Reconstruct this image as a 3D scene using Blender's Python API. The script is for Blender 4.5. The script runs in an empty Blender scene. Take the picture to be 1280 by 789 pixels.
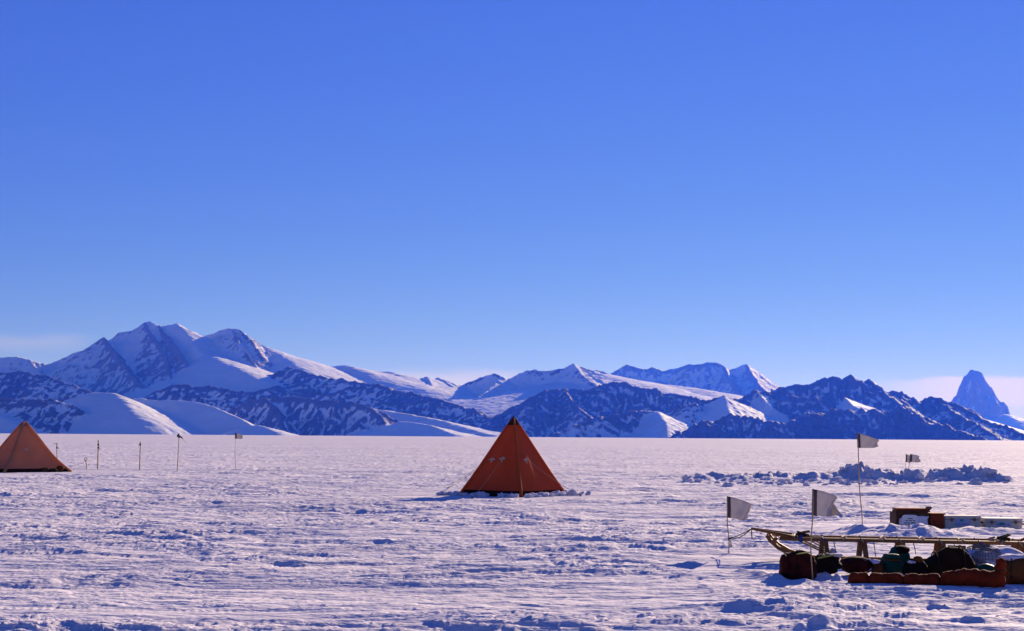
import bpy, bmesh, math, random
import numpy as np
from mathutils import Vector, Matrix, Quaternion

random.seed(7)
scene = bpy.context.scene
COL = scene.collection
R = math.radians

# ------------------------------------------------------------------ camera
F, CU, CV = 1778.0, 640.0, 394.5            # focal length and centre in photograph pixels
EYE = Vector((0, 0, 1.75))
PITCH, ROLL = math.atan((546 - CV) / F), R(0.403)
fwd = Vector((0, math.cos(PITCH), math.sin(PITCH)))
rt0 = Vector((1, 0, 0)); up0 = Vector((0, -math.sin(PITCH), math.cos(PITCH)))
rgt = rt0 * math.cos(ROLL) + up0 * math.sin(ROLL)
upv = up0 * math.cos(ROLL) - rt0 * math.sin(ROLL)
cam_data = bpy.data.cameras.new('camera'); cam = bpy.data.objects.new('camera', cam_data); COL.objects.link(cam)
cam_data.sensor_width = 36; cam_data.lens = 36 * F / 1280
cam_data.clip_start = 0.1; cam_data.clip_end = 200000
m = Matrix((rgt, upv, -fwd)).transposed().to_4x4(); m.translation = EYE
cam.matrix_world = m
scene.camera = cam

# ------------------------------------------------------------------ light
SUN_EL, SUN_AZ = R(17.5), R(28)               # azimuth to the right of the view direction (+Y)
world = bpy.data.worlds.new('World'); scene.world = world; world.use_nodes = True
wn = world.node_tree.nodes; wl = world.node_tree.links
bg = wn['Background']; bg.inputs[1].default_value = 0.0845
sky = wn.new('ShaderNodeTexSky'); sky.sky_type = 'NISHITA'; sky.sun_disc = False
sky.sun_elevation = SUN_EL; sky.sun_rotation = SUN_AZ
sky.altitude = 3000; sky.air_density = 1.0; sky.dust_density = 0.0; sky.ozone_density = 8.0
# the photograph's cold white balance and saturation, one smooth curve per colour channel over the whole sky
sepc = wn.new('ShaderNodeSeparateColor'); cmb = wn.new('ShaderNodeCombineColor'); wl.new(sky.outputs[0], sepc.inputs[0])
for k, (pw, gain, cap) in enumerate(((1.15, 1.03, 12.0), (0.92, 0.77, 12.0), (1.0, 1.45, 6.45))):
    def mt_(op, x, y):
        q = wn.new('ShaderNodeMath'); q.operation = op
        for j, w in enumerate((x, y)):
            if isinstance(w, (int, float)): q.inputs[j].default_value = w
            else: wl.new(w, q.inputs[j])
        return q.outputs[0]
    x = mt_('MULTIPLY', mt_('POWER', sepc.outputs[k], pw), gain)
    roll = mt_('POWER', mt_('ADD', mt_('POWER', mt_('DIVIDE', x, cap), 4.0), 1.0), 0.25)   # soft shoulder
    wl.new(mt_('DIVIDE', x, roll), cmb.inputs[k])
# thin low cloud banks: soft streaks a few degrees above the horizon all round
def wmath(op, x, y=0.0, z=0.0):
    q = wn.new('ShaderNodeMath'); q.operation = op
    for j, w in enumerate((x, y, z)):
        if isinstance(w, (int, float)): q.inputs[j].default_value = w
        else: wl.new(w, q.inputs[j])
    return q.outputs[0]
def wstep(x, a, b):
    q = wn.new('ShaderNodeMapRange'); q.interpolation_type = 'SMOOTHERSTEP'
    q.inputs[1].default_value = a; q.inputs[2].default_value = b; wl.new(x, q.inputs[0]); return q.outputs[0]
wtc = wn.new('ShaderNodeTexCoord'); wsp = wn.new('ShaderNodeSeparateXYZ'); wl.new(wtc.outputs['Generated'], wsp.inputs[0])
el = wmath('MULTIPLY', wmath('ARCSINE', wsp.outputs[2]), 57.2958)
azd = wmath('MULTIPLY', wmath('ARCTAN2', wsp.outputs[0], wsp.outputs[1]), 57.2958)
wcv = wn.new('ShaderNodeCombineXYZ'); wl.new(wmath('MULTIPLY', azd, 0.22), wcv.inputs[0]); wl.new(wmath('MULTIPLY', el, 1.1), wcv.inputs[1])
wnz = wn.new('ShaderNodeTexNoise'); wnz.inputs['Scale'].default_value = 1.0; wnz.inputs['Detail'].default_value = 5; wl.new(wcv.outputs[0], wnz.inputs[0])
wob = wmath('MULTIPLY', wmath('SUBTRACT', wnz.outputs[0], 0.5), 0.9)
cloud = None
for az0, wid, e0, e1, soft, amt in ((23.0, 10.5, 1.25, 2.3, 0.30, 0.95), (-2.4, 4.2, 1.5, 2.5, 0.6, 0.6), (-19.5, 3.6, 3.35, 3.65, 0.35, 0.22), (62, 20, 1.2, 2.3, 0.5, 0.7), (-60, 22, 1.4, 2.4, 0.6, 0.5), (150, 40, 1.2, 2.4, 0.6, 0.6), (-130, 25, 1.4, 2.4, 0.6, 0.5)):
    ew = wmath('ADD', el, wob)
    band = wmath('MULTIPLY', wstep(ew, e0 - soft, e0 + soft), wmath('SUBTRACT', 1.0, wstep(ew, e1 - soft * 0.5, e1 + soft * 0.6)))
    da = wmath('ABSOLUTE', wmath('SUBTRACT', azd, az0))
    c_ = wmath('MULTIPLY', wmath('MULTIPLY', band, wmath('SUBTRACT', 1.0, wstep(da, wid * 0.45, wid))), amt)
    cloud = c_ if cloud is None else wmath('MAXIMUM', cloud, c_)
wmx = wn.new('ShaderNodeMix'); wmx.data_type = 'RGBA'; wl.new(cloud, wmx.inputs[0])
wl.new(cmb.outputs[0], wmx.inputs[6]); wmx.inputs[7].default_value = (6.4, 5.1, 3.9, 1); wl.new(wmx.outputs[2], bg.inputs[0])

sun_d = bpy.data.lights.new('sun', 'SUN'); sun = bpy.data.objects.new('sun', sun_d); COL.objects.link(sun)
sun_d.energy = 5.0; sun_d.angle = R(0.53); sun_d.color = (1.0, 0.785, 0.67)
sdir = Vector((math.cos(SUN_EL) * math.sin(SUN_AZ), math.cos(SUN_EL) * math.cos(SUN_AZ), math.sin(SUN_EL)))
sun.rotation_euler = sdir.to_track_quat('Z', 'Y').to_euler()

scene.view_settings.view_transform = 'Standard'; scene.view_settings.look = 'None'
scene.view_settings.exposure = 0.52; scene.view_settings.gamma = 1.0
scene.render.engine = 'CYCLES'
scene.cycles.max_bounces = 6; scene.cycles.volume_bounces = 0
scene.cycles.use_denoising = True

# ------------------------------------------------------------------ helpers
def ray(u, v):
    return rgt * ((u - CU) / F) + upv * ((CV - v) / F) + fwd
def P(u, v, D):                             # the point at forward distance D seen at a photograph pixel
    d = ray(u, v); return EYE + d * (D / d.y)
def G(u, v):                                # the point of the level ice seen at a pixel
    d = ray(u, v); return EYE + d * (-EYE.z / d.z)

def _h(ix, iy, s):
    n = (ix.astype(np.int64) * 374761393 + iy.astype(np.int64) * 668265263 + s * 1442695041) & 0xFFFFFFFF
    n = ((n ^ (n >> 13)) * 1274126177) & 0xFFFFFFFF
    return (n ^ (n >> 16)) & 0xFFFF
_ang = np.linspace(0, 2 * np.pi, 65536, endpoint=False); _GC, _GS = np.cos(_ang), np.sin(_ang)
def pn(x, y, s=0):                          # gradient noise, about -0.7..0.7
    x = np.asarray(x, float); y = np.asarray(y, float)
    ix = np.floor(x); iy = np.floor(y); fx = x - ix; fy = y - iy
    ux = fx * fx * fx * (fx * (fx * 6 - 15) + 10); uy = fy * fy * fy * (fy * (fy * 6 - 15) + 10)
    def g(dx, dy):
        a = _h(ix + dx, iy + dy, s); return _GC[a] * (fx - dx) + _GS[a] * (fy - dy)
    n00, n10, n01, n11 = g(0, 0), g(1, 0), g(0, 1), g(1, 1)
    a = n00 + ux * (n10 - n00); b = n01 + ux * (n11 - n01)
    return a + uy * (b - a)
def fbm(x, y, o=4, s=0, gain=0.5):
    t = 0; a = 1
    for k in range(o):
        t = t + a * pn(x, y, s + k * 17); x = x * 2.03; y = y * 2.03; a *= gain
    return t
def rid(x, y, o=4, s=0, gain=0.5):          # ridged noise 0..~1.6
    t = 0; a = 1
    for k in range(o):
        t = t + a * (1 - 2.2 * np.abs(pn(x, y, s + k * 17))); x = x * 2.07; y = y * 2.07; a *= gain
    return t
def sst(a, b, x):
    t = np.clip((x - a) / (b - a), 0, 1); return t * t * (3 - 2 * t)

def tag(o, label=None, cat=None, group=None, kind=None):
    if label: o['label'] = label
    if cat: o['category'] = cat
    if group: o['group'] = group
    if kind: o['kind'] = kind
    return o
def empty(name, loc, label, cat, group=None, rz=0):
    o = bpy.data.objects.new(name, None); COL.objects.link(o); o.location = loc; o.rotation_euler = (0, 0, rz)
    o.empty_display_size = 0.1
    return tag(o, label, cat, group)
def mesh(name, vs, fs, mat, parent=None, smooth=True):
    me = bpy.data.meshes.new(name); me.from_pydata([tuple(v) for v in vs], [], fs)
    if smooth: me.polygons.foreach_set('use_smooth', [True] * len(me.polygons))
    me.update(); me.materials.append(mat)
    o = bpy.data.objects.new(name, me); COL.objects.link(o)
    if parent: o.parent = parent
    return o
def grid_mesh(name, X, Y, Z, keep=None, wrap=False):
    r, c = X.shape
    me = bpy.data.meshes.new(name)
    i = np.arange(r * c).reshape(r, c)
    if wrap: i2 = np.concatenate([i, i[:, :1]], 1)
    else: i2 = i
    q = np.stack([i2[:-1, :-1], i2[:-1, 1:], i2[1:, 1:], i2[1:, :-1]], -1).reshape(-1, 4)
    co = np.stack([X, Y, Z], -1).reshape(-1, 3)
    if keep is not None:
        k = keep.reshape(-1); q = q[k[q].any(1)]
        used = np.zeros(r * c, bool); used[q.reshape(-1)] = True
        mp = np.cumsum(used) - 1; co = co[used]; q = mp[q]
    else: used = None
    me.vertices.add(len(co)); me.vertices.foreach_set('co', co.astype(np.float32).reshape(-1))
    me.loops.add(q.size); me.loops.foreach_set('vertex_index', q.astype(np.int32).reshape(-1))
    me.polygons.add(len(q)); me.polygons.foreach_set('loop_start', np.arange(0, q.size, 4, dtype=np.int32))
    me.polygons.foreach_set('use_smooth', np.ones(len(q), bool))
    me.update(calc_edges=True); me.validate()
    return me, used

# ------------------------------------------------------------------ materials
def material(name):
    mt = bpy.data.materials.new(name); mt.use_nodes = True
    nt = mt.node_tree; return mt, nt.nodes, nt.links, nt.nodes['Principled BSDF']
def N(nodes, t, **k):
    n = nodes.new(t)
    for a, b in k.items(): setattr(n, a, b)
    return n

def mat_snow(name, bumps, base=(0.775, 0.742, 0.775)):
    mt, n, l, b = material(name)
    b.inputs['Roughness'].default_value = 0.85; b.inputs['Specular IOR Level'].default_value = 0.06
    tc = N(n, 'ShaderNodeTexCoord')
    nz = N(n, 'ShaderNodeTexNoise'); nz.inputs['Scale'].default_value = 0.9; nz.inputs['Detail'].default_value = 6
    mp = N(n, 'ShaderNodeMapping'); mp.inputs['Scale'].default_value = (0.35, 1, 1)
    l.new(tc.outputs['Object'], mp.inputs[0]); l.new(mp.outputs[0], nz.inputs[0])
    mx = N(n, 'ShaderNodeMix', data_type='RGBA')
    mx.inputs[6].default_value = (base[0] * 0.86, base[1] * 0.85, base[2] * 0.86, 1); mx.inputs[7].default_value = (*base, 1)
    nb = N(n, 'ShaderNodeTexNoise'); nb.inputs['Scale'].default_value = 0.03; nb.inputs['Detail'].default_value = 5
    mb = N(n, 'ShaderNodeMapping'); mb.inputs['Scale'].default_value = (0.3, 1, 1); l.new(tc.outputs['Object'], mb.inputs[0]); l.new(mb.outputs[0], nb.inputs[0])
    av = N(n, 'ShaderNodeMath', operation='MULTIPLY'); l.new(nb.outputs[0], av.inputs[0]); l.new(nz.outputs[0], av.inputs[1])
    a2 = N(n, 'ShaderNodeMapRange'); a2.inputs[1].default_value = 0.12; a2.inputs[2].default_value = 0.38; l.new(av.outputs[0], a2.inputs[0])
    l.new(a2.outputs[0], mx.inputs[0]); l.new(mx.outputs[2], b.inputs['Base Color'])
    prev = None
    for sc, st, dist, sx in bumps:
        t = N(n, 'ShaderNodeTexNoise'); t.inputs['Scale'].default_value = sc; t.inputs['Detail'].default_value = 4
        t.inputs['Roughness'].default_value = 0.68
        mp = N(n, 'ShaderNodeMapping'); mp.inputs['Scale'].default_value = (sx, 1, 1); mp.inputs['Rotation'].default_value = (0, 0, 0.12)
        l.new(tc.outputs['Object'], mp.inputs[0]); l.new(mp.outputs[0], t.inputs[0])
        bp = N(n, 'ShaderNodeBump'); bp.inputs['Strength'].default_value = st; bp.inputs['Distance'].default_value = dist
        l.new(t.outputs[0], bp.inputs['Height'])
        if prev: l.new(prev.outputs[0], bp.inputs['Normal'])
        prev = bp
    if prev: l.new(prev.outputs[0], b.inputs['Normal'])
    return mt

M_SNOW = mat_snow('wind_packed_snow', [(0.07, 0.5, 1.6, 0.35), (0.45, 0.75, 0.40, 0.35), (2.6, 0.9, 0.085, 0.45), (11.0, 0.9, 0.020, 0.5)])
M_CHUNK = mat_snow('broken_snow', [(9.0, 0.6, 0.03, 1.0), (40.0, 0.4, 0.006, 1.0)])

def mat_mountain(nm, dark, light):
    mt, n, l, b = material(nm)
    b.inputs['Roughness'].default_value = 0.75; b.inputs['Specular IOR Level'].default_value = 0.15
    tc = N(n, 'ShaderNodeTexCoord'); geo = N(n, 'ShaderNodeNewGeometry')
    at = N(n, 'ShaderNodeAttribute', attribute_name='rock')
    def noise(scale, detail, rough, stretch=(1, 1, 1)):
        mp = N(n, 'ShaderNodeMapping'); mp.inputs['Scale'].default_value = tuple(scale * s for s in stretch)
        t = N(n, 'ShaderNodeTexNoise'); t.inputs['Scale'].default_value = 1; t.inputs['Detail'].default_value = detail
        t.inputs['Roughness'].default_value = rough
        l.new(tc.outputs['Object'], mp.inputs[0]); l.new(mp.outputs[0], t.inputs[0]); return t.outputs[0]
    def math_(op, a, c):
        t = N(n, 'ShaderNodeMath', operation=op)
        for k, v in ((0, a), (1, c)):
            if isinstance(v, (int, float)): t.inputs[k].default_value = v
            else: l.new(v, t.inputs[k])
        return t.outputs[0]
    n1 = noise(1 / 190, 7, 0.66); n2 = noise(1 / 26, 4, 0.65, (1, 0.6, 0.45))
    sep = N(n, 'ShaderNodeSeparateXYZ'); l.new(geo.outputs['Normal'], sep.inputs[0])
    steep = math_('SUBTRACT', 0.80, sep.outputs[2])
    v = math_('ADD', at.outputs['Fac'], math_('MULTIPLY', math_('SUBTRACT', n1, 0.5), 1.45))
    v = math_('ADD', v, math_('MULTIPLY', math_('SUBTRACT', n2, 0.5), 1.3))
    v = math_('ADD', v, math_('MULTIPLY', steep, 0.7))
    mr = N(n, 'ShaderNodeMapRange'); mr.inputs[1].default_value = 0.43; mr.inputs[2].default_value = 0.66; l.new(v, mr.inputs[0])
    rc = N(n, 'ShaderNodeMix', data_type='RGBA'); l.new(noise(1 / 60, 5, 0.6, (1, 1, 3)), rc.inputs[0])
    rc.inputs[6].default_value = (*dark, 1); rc.inputs[7].default_value = (*light, 1)
    mx = N(n, 'ShaderNodeMix', data_type='RGBA'); l.new(mr.outputs[0], mx.inputs[0])
    mx.inputs[6].default_value = (0.76, 0.76, 0.78, 1); l.new(rc.outputs[2], mx.inputs[7])
    l.new(mx.outputs[2], b.inputs['Base Color'])
    bp = N(n, 'ShaderNodeBump'); bp.inputs['Strength'].default_value = 0.5; bp.inputs['Distance'].default_value = 14
    l.new(math_('MULTIPLY', noise(1 / 45, 5, 0.65), mr.outputs[0]), bp.inputs['Height']); l.new(bp.outputs[0], b.inputs['Normal'])
    return mt
M_MOUNT = mat_mountain('snow_and_dark_rock', (0.05, 0.047, 0.05), (0.19, 0.16, 0.15))
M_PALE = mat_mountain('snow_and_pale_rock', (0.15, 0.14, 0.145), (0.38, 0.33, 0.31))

# ------------------------------------------------------------------ mountains
# Ridge lines: (points (u, v, km), slope on the far/right side, slope on the near/left side, crest rounding m, rock, gully depth m)
def densify(pts, rock, r):
    P3 = [P(u, v, d * 1000) for u, v, d in pts]
    if r > 0 and len(P3) > 2:               # a smooth snow crest: Catmull-Rom
        out = []
        for i in range(len(P3) - 1):
            a = P3[max(i - 1, 0)]; b = P3[i]; c = P3[i + 1]; d = P3[min(i + 2, len(P3) - 1)]
            for k in range(4):
                t = k / 4
                out.append(0.5 * ((2 * b) + (c - a) * t + (2 * a - 5 * b + 4 * c - d) * t * t + (3 * b - a - 3 * c + d) * t ** 3))
        out.append(P3[-1]); P3 = out
    return np.array([tuple(p) for p in P3])

def build_massif(u0, u1, cols, d0, d1, rows, ridges, label, seed, mat=None):
    a0, a1 = math.atan((u0 - CU) / F), math.atan((u1 - CU) / F)
    az = np.linspace(a0, a1, cols)[None, :]; rr = np.linspace(d0 * 1000, d1 * 1000, rows)[:, None]
    X = rr * np.tan(az); Y = rr + 0 * az
    Z = np.full(X.shape, -60.0); RK = np.zeros(X.shape); GA = np.zeros(X.shape)
    wx = fbm(X / 420, Y / 420, 4, seed) ; wy = fbm(X / 420 + 31, Y / 420, 4, seed + 3)
    XW = X + wx * 45; YW = Y + wy * 45       # wander, so that no flank is a plane
    for ri, (pts, sL, sR, rad, rock, gul) in enumerate(ridges):
        p = densify(pts, rock, rad)
        best = np.full(X.shape, -1e9); bu = np.zeros(X.shape); bd = np.zeros(X.shape)
        H = p[:, 2].max(); reach = H / max(min(sL, sR), 0.12) + 200
        k = (X > p[:, 0].min() - reach) & (X < p[:, 0].max() + reach) & (Y > p[:, 1].min() - reach) & (Y < p[:, 1].max() + reach)
        if not k.any(): continue
        f = 0.0 if rad > 0 else 1.0
        x = X[k] * (1 - f * 0) * 1.0; y = Y[k]
        wj = np.minimum(1, 1)
        x = x + (XW[k] - X[k]) * (0.6); y = y + (YW[k] - Y[k]) * 0.6
        hb = np.full(x.shape, -1e9); ub = np.zeros(x.shape); db = np.zeros(x.shape); al = 0.0
        for i in range(len(p) - 1):
            ax, ay, azz = p[i]; dx, dy, dz = p[i + 1] - p[i]
            L = math.hypot(dx, dy) + 1e-6
            t = np.clip(((x - ax) * dx + (y - ay) * dy) / (L * L), 0, 1)
            ex = x - ax - dx * t; ey = y - ay - dy * t
            dd = np.hypot(ex, ey); side = (dx * ey - dy * ex) / L
            w = np.clip(side / (dd + 1e-3) * 0.5 + 0.5, 0, 1); w = w * w * (3 - 2 * w)
            s = sR + (sL - sR) * w
            h = azz + dz * t - s * (np.sqrt(dd * dd + rad * rad) - rad)
            if rad == 0:
                ss = (al + L * t)
                h = h - 0.5 * s * 80 * (1 - np.exp(-dd / 80)) + (3 + 13 * rock) * pn(ss / 48, ss * 0 + ri * 3.3, seed + 7) + (2 + 8 * rock) * pn(ss / 19, ss * 0 + ri * 5.3, seed + 8)
            m_ = h > hb
            hb = np.where(m_, h, hb); ub = np.where(m_, al + L * t, ub); db = np.where(m_, dd, db); al += L
        if gul > 0:
            lam = 130.0
            g = rid(ub / lam + wx[k] * 1.2 + ri * 7.7, db / (lam * 7) + wy[k] * 0.8, 4, seed + ri)
            hb = hb - gul * (1.15 - g) * np.clip(db / 120, 0.06, 1)
        cur = Z[k]; m_ = hb > cur
        # rocks and snow meet over a few tens of metres
        bl = 1 / (1 + np.exp(-np.clip((hb - cur) / 9.0, -30, 30)))
        Z[k] = np.maximum(hb, cur) + (0 if rad == 0 else 1) * 6.0 * np.exp(-np.abs(hb - cur) / 10.0)
        RK[k] = RK[k] * (1 - bl) + rock * bl; GA[k] = GA[k] * (1 - bl) + (rock * bl)
    rough = rid(X / 150, Y / 150, 5, seed + 50) - 0.8
    fine = fbm(X / 28, Y / 28, 3, seed + 60)
    rk = np.clip(RK, 0, 1)
    rib = rid(X / 70 + wx, Y / 260, 4, seed + 70) - 0.8
    Z = Z + rough * (2.5 + 16 * rk) + rib * (1.2 + 11 * rk) + fine * (0.6 + 7 * rk) + 5.0 * fbm(X / 110 + wx, Y / 50, 5, seed + 80) * (1 - rk)
    RK = RK + 0.42 * fbm(X / 520, Y / 420, 3, seed + 90) * sst(0.08, 0.4, RK)
    def blur(A, n):
        k = np.ones(2 * n + 1) / (2 * n + 1)
        for ax in (0, 1):
            A = np.apply_along_axis(lambda q: np.convolve(np.pad(q, n, mode='edge'), k, 'valid'), ax, A)
        return A
    conv = Z - blur(Z, 4)                     # ribs stand proud and blow clear of snow, gullies fill
    RK = RK + np.clip(conv / 15, -0.36, 0.36) * sst(0.05, 0.35, RK)
    edge = np.minimum(np.arange(cols)[None, :], cols - 1 - np.arange(cols)[None, :])
    me, used = grid_mesh('mountain', X, Y, Z, keep=Z > -12)
    at = me.attributes.new('rock', 'FLOAT', 'POINT')
    v = (RK.reshape(-1)[used] if used is not None else RK.reshape(-1)).astype(np.float32); at.data.foreach_set('value', v)
    me.materials.append(mat or M_MOUNT)
    o = bpy.data.objects.new('mountain', me); COL.objects.link(o)
    return tag(o, label, 'mountain', 'mountains along the horizon', 'structure')

# back left massif with the highest peaks
build_massif(-330, 560, 660, 10.4, 13.8, 250, [
    ([(-420, 505, 12.6), (-200, 470, 13), (-60, 455, 13), (0, 447, 12.8), (20, 446, 12.8), (38, 450, 12.8), (60, 456, 12.9), (75, 450, 13), (97, 440, 13), (101, 438, 13), (106, 442, 13), (113, 433, 12.9), (124, 427, 12.8), (131, 421, 12.8), (138, 430, 12.9), (150, 415, 13), (165, 413, 13), (180, 404, 13), (190, 402, 13), (200, 408, 13), (212, 406, 13), (222, 405, 13), (236, 419, 13.1), (250, 421, 13.2), (262, 419, 13.2), (276, 413, 13.1), (288, 409, 13), (300, 413, 13), (315, 425, 13), (330, 434, 13), (345, 441, 12.9), (360, 452, 12.8), (380, 464, 12.7), (420, 480, 12.5)], 0.7, 0.78, 0, 0.20, 40),
    ([(131, 422, 12.8), (150, 452, 12.3), (175, 478, 11.9), (194, 491, 11.7)], 0.8, 0.8, 0, 0.72, 45),
    ([(182, 404, 13), (205, 440, 12.5), (215, 472, 12.05)], 0.9, 0.8, 0, 0.62, 50),
    ([(200, 408, 13), (225, 440, 12.45), (246, 474, 12.0)], 0.9, 0.8, 0, 0.62, 50),
    ([(222, 405, 13), (238, 424, 12.75), (252, 441, 12.5)], 0.45, 0.95, 12, 0.1, 0),
    ([(288, 410, 13), (297, 426, 12.75), (312, 446, 12.4), (322, 461, 12.2)], 0.5, 0.9, 0, 0.42, 35),
    ([(300, 413, 13), (316, 430, 12.7), (326, 444, 12.5)], 0.6, 0.8, 0, 0.5, 25),
    ([(330, 434, 13), (347, 442, 12.75), (365, 453, 12.5), (383, 466, 12.2)], 0.3, 0.65, 40, 0.02, 0),
    ([(255, 442, 12.7), (267, 446, 12.3), (285, 455, 11.9), (300, 462, 11.7), (320, 474, 11.5), (350, 488, 11.3)], 0.28, 0.62, 45, 0.02, 0),
    ([(205, 476, 11.9), (220, 484, 11.6), (245, 494, 11.3)], 0.22, 0.5, 10, 0.1, 0),
], 'tallest snowy mountain massif with twin peaks at the left end of the range', 11, M_PALE)

# speckled rocky shoulder in front of it, falling to the right
build_massif(-330, 700, 720, 9.8, 12.0, 190, [
    ([(-420, 500, 11.4), (-150, 474, 11.6), (0, 466, 11.5), (30, 466, 11.5), (60, 472, 11.4), (90, 482, 11.3), (120, 492, 11.1), (150, 498, 11), (175, 500, 11)], 0.4, 0.5, 0, 0.62, 26),
    ([(185, 497, 11.2), (200, 488, 11.2), (225, 482, 11.2), (262, 484, 11.2), (290, 489, 11.1), (310, 492, 11.1), (335, 486, 11.2), (350, 482, 11.3)], 0.45, 0.52, 0, 0.66, 22),
    ([(340, 470, 11.9), (360, 460, 11.8), (385, 467, 11.6), (410, 473, 11.5), (440, 477, 11.4), (470, 481, 11.3), (500, 490, 11.1), (530, 496, 11), (560, 503, 10.9), (590, 513, 10.7), (615, 525, 10.5), (634, 538, 10.3)], 0.35, 0.48, 0, 0.64, 26),
], 'speckled rocky shoulder falling to the right below the snowy massif', 23)

# glacier with small peaks
build_massif(330, 1000, 520, 11.0, 14.2, 210, [
    ([(340, 480, 13.6), (395, 468, 13.5), (440, 467, 13.5), (500, 480, 13.4), (560, 488, 13.4), (600, 491, 13.4), (640, 489, 13.3), (690, 482, 13.2), (735, 473, 13.1), (753, 468, 13), (775, 475, 13), (830, 481, 12.9), (885, 489, 12.6), (960, 505, 12.4)], 0.2, 0.2, 60, 0.0, 0),
    ([(393, 462, 13.2), (428, 457, 13.1), (440, 459, 13.0), (455, 465, 12.8)], 0.22, 0.5, 30, 0.05, 0),
    ([(468, 467, 13.2), (478, 465, 13.2), (492, 467, 13.1), (506, 477, 12.9)], 0.22, 0.55, 25, 0.05, 0),
    ([(511, 474, 13.2), (520, 474, 13.2), (533, 471, 13.1), (548, 490, 12.6)], 0.25, 1.0, 0, 0.12, 5),
    ([(538, 478, 13.3), (547, 472, 13.3), (556, 475, 13.2), (567, 484, 13)], 0.25, 0.6, 0, 0.2, 5),
    ([(578, 483, 13.2), (588, 478, 13.2), (602, 471, 13.1), (617, 467, 13), (630, 472, 13), (638, 478, 13)], 0.5, 0.8, 0, 0.28, 12),
    ([(624, 472, 13), (612, 487, 12.6), (597, 497, 12.3)], 0.28, 0.9, 0, 0.1, 5),
    ([(640, 480, 13), (650, 467, 13), (662, 463, 13), (670, 462, 13), (680, 464, 12.95), (690, 463, 12.9), (703, 461, 12.9), (716, 455, 12.8), (728, 468, 12.5), (744, 483, 12.1)], 0.26, 0.8, 0, 0.22, 16),
    ([(740, 466, 13), (746, 463, 13), (753, 465, 12.9), (764, 475, 12.7)], 0.3, 0.5, 0, 0.2, 5),
], 'sunlit glacier with small shaded peaks in the middle of the range', 37)

# far flat topped mountain
build_massif(720, 1120, 320, 17.5, 21.0, 140, [
    ([(730, 484, 20.06), (763, 467, 20.06), (772, 461, 20.06), (783, 455, 20.06), (795, 459, 20.06), (808, 461, 20.06), (815, 458, 20.06), (830, 464, 20.06), (845, 460, 20.06), (860, 455, 20.06), (876, 455, 20.06), (884, 453, 20.06), (898, 454, 20.06), (905, 457, 20.06), (912, 462, 20.06), (920, 460, 20.06), (928, 456, 20.06), (933, 455, 20.06), (945, 467, 20.06), (960, 480, 20.06), (975, 488, 20.06), (1020, 500, 20.06)], 0.6, 0.75, 0, 0.34, 35),
    ([(905, 457, 20.06), (914, 475, 19.35), (925, 492, 18.76)], 0.7, 0.8, 0, 0.6, 30),
    ([(932, 455, 20.06), (942, 470, 19.47), (953, 486, 18.88)], 0.6, 0.9, 0, 0.5, 20),
], 'far flat topped mountain with a pointed right end behind the glacier', 41, M_PALE)

# dark rocky mass right of the tent
build_massif(600, 1010, 400, 8.7, 11.6, 230, [
    ([(632, 545, 10.3), (637, 532, 10.4), (646, 512, 10.6), (660, 500, 10.7), (672, 492, 10.8), (685, 488, 10.9), (705, 488, 11), (735, 489, 11), (742, 484, 11), (765, 479, 11.1), (782, 479, 11.1), (800, 486, 11), (815, 486, 11), (832, 491, 11), (852, 494, 10.9), (875, 500, 10.8), (905, 504, 10.8), (930, 497, 10.8), (944, 489, 10.9), (962, 492, 10.9), (985, 500, 10.9)], 0.5, 0.65, 0, 0.72, 40),
    ([(703, 488, 11), (718, 505, 10.6), (738, 522, 10.2)], 0.6, 0.6, 0, 0.66, 35),
    ([(944, 489, 10.9), (953, 499, 10.7), (966, 512, 10.4)], 0.35, 0.7, 0, 0.25, 10),
    ([(836, 514, 10.3), (850, 508, 10.3), (868, 506, 10.2), (884, 502, 10.3), (903, 496, 10.3), (914, 508, 10.1), (926, 519, 9.9), (945, 527, 9.8)], 0.38, 0.6, 0, 0.5, 18),
    ([(903, 496, 10.3), (908, 508, 10.0), (912, 521, 9.7)], 0.48, 0.66, 6, 0.04, 0),
    ([(684, 549, 9.3), (700, 541, 9.4), (722, 531, 9.5), (745, 523, 9.6), (775, 518, 9.7), (800, 513, 9.8), (813, 515, 9.8), (826, 520, 9.7)], 0.45, 0.62, 0, 0.60, 25),
    ([(822, 515, 9.8), (832, 528, 9.45), (838, 547, 9.05)], 0.45, 0.60, 8, 0.14, 8),
    ([(838, 550, 9.0), (858, 538, 9.2), (876, 530, 9.3), (895, 526, 9.4), (912, 519, 9.5), (935, 522, 9.5), (960, 527, 9.4), (985, 533, 9.4)], 0.5, 0.6, 0, 0.90, 25),
], 'dark blue rocky mountain rising behind the central orange tent', 53)

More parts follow.
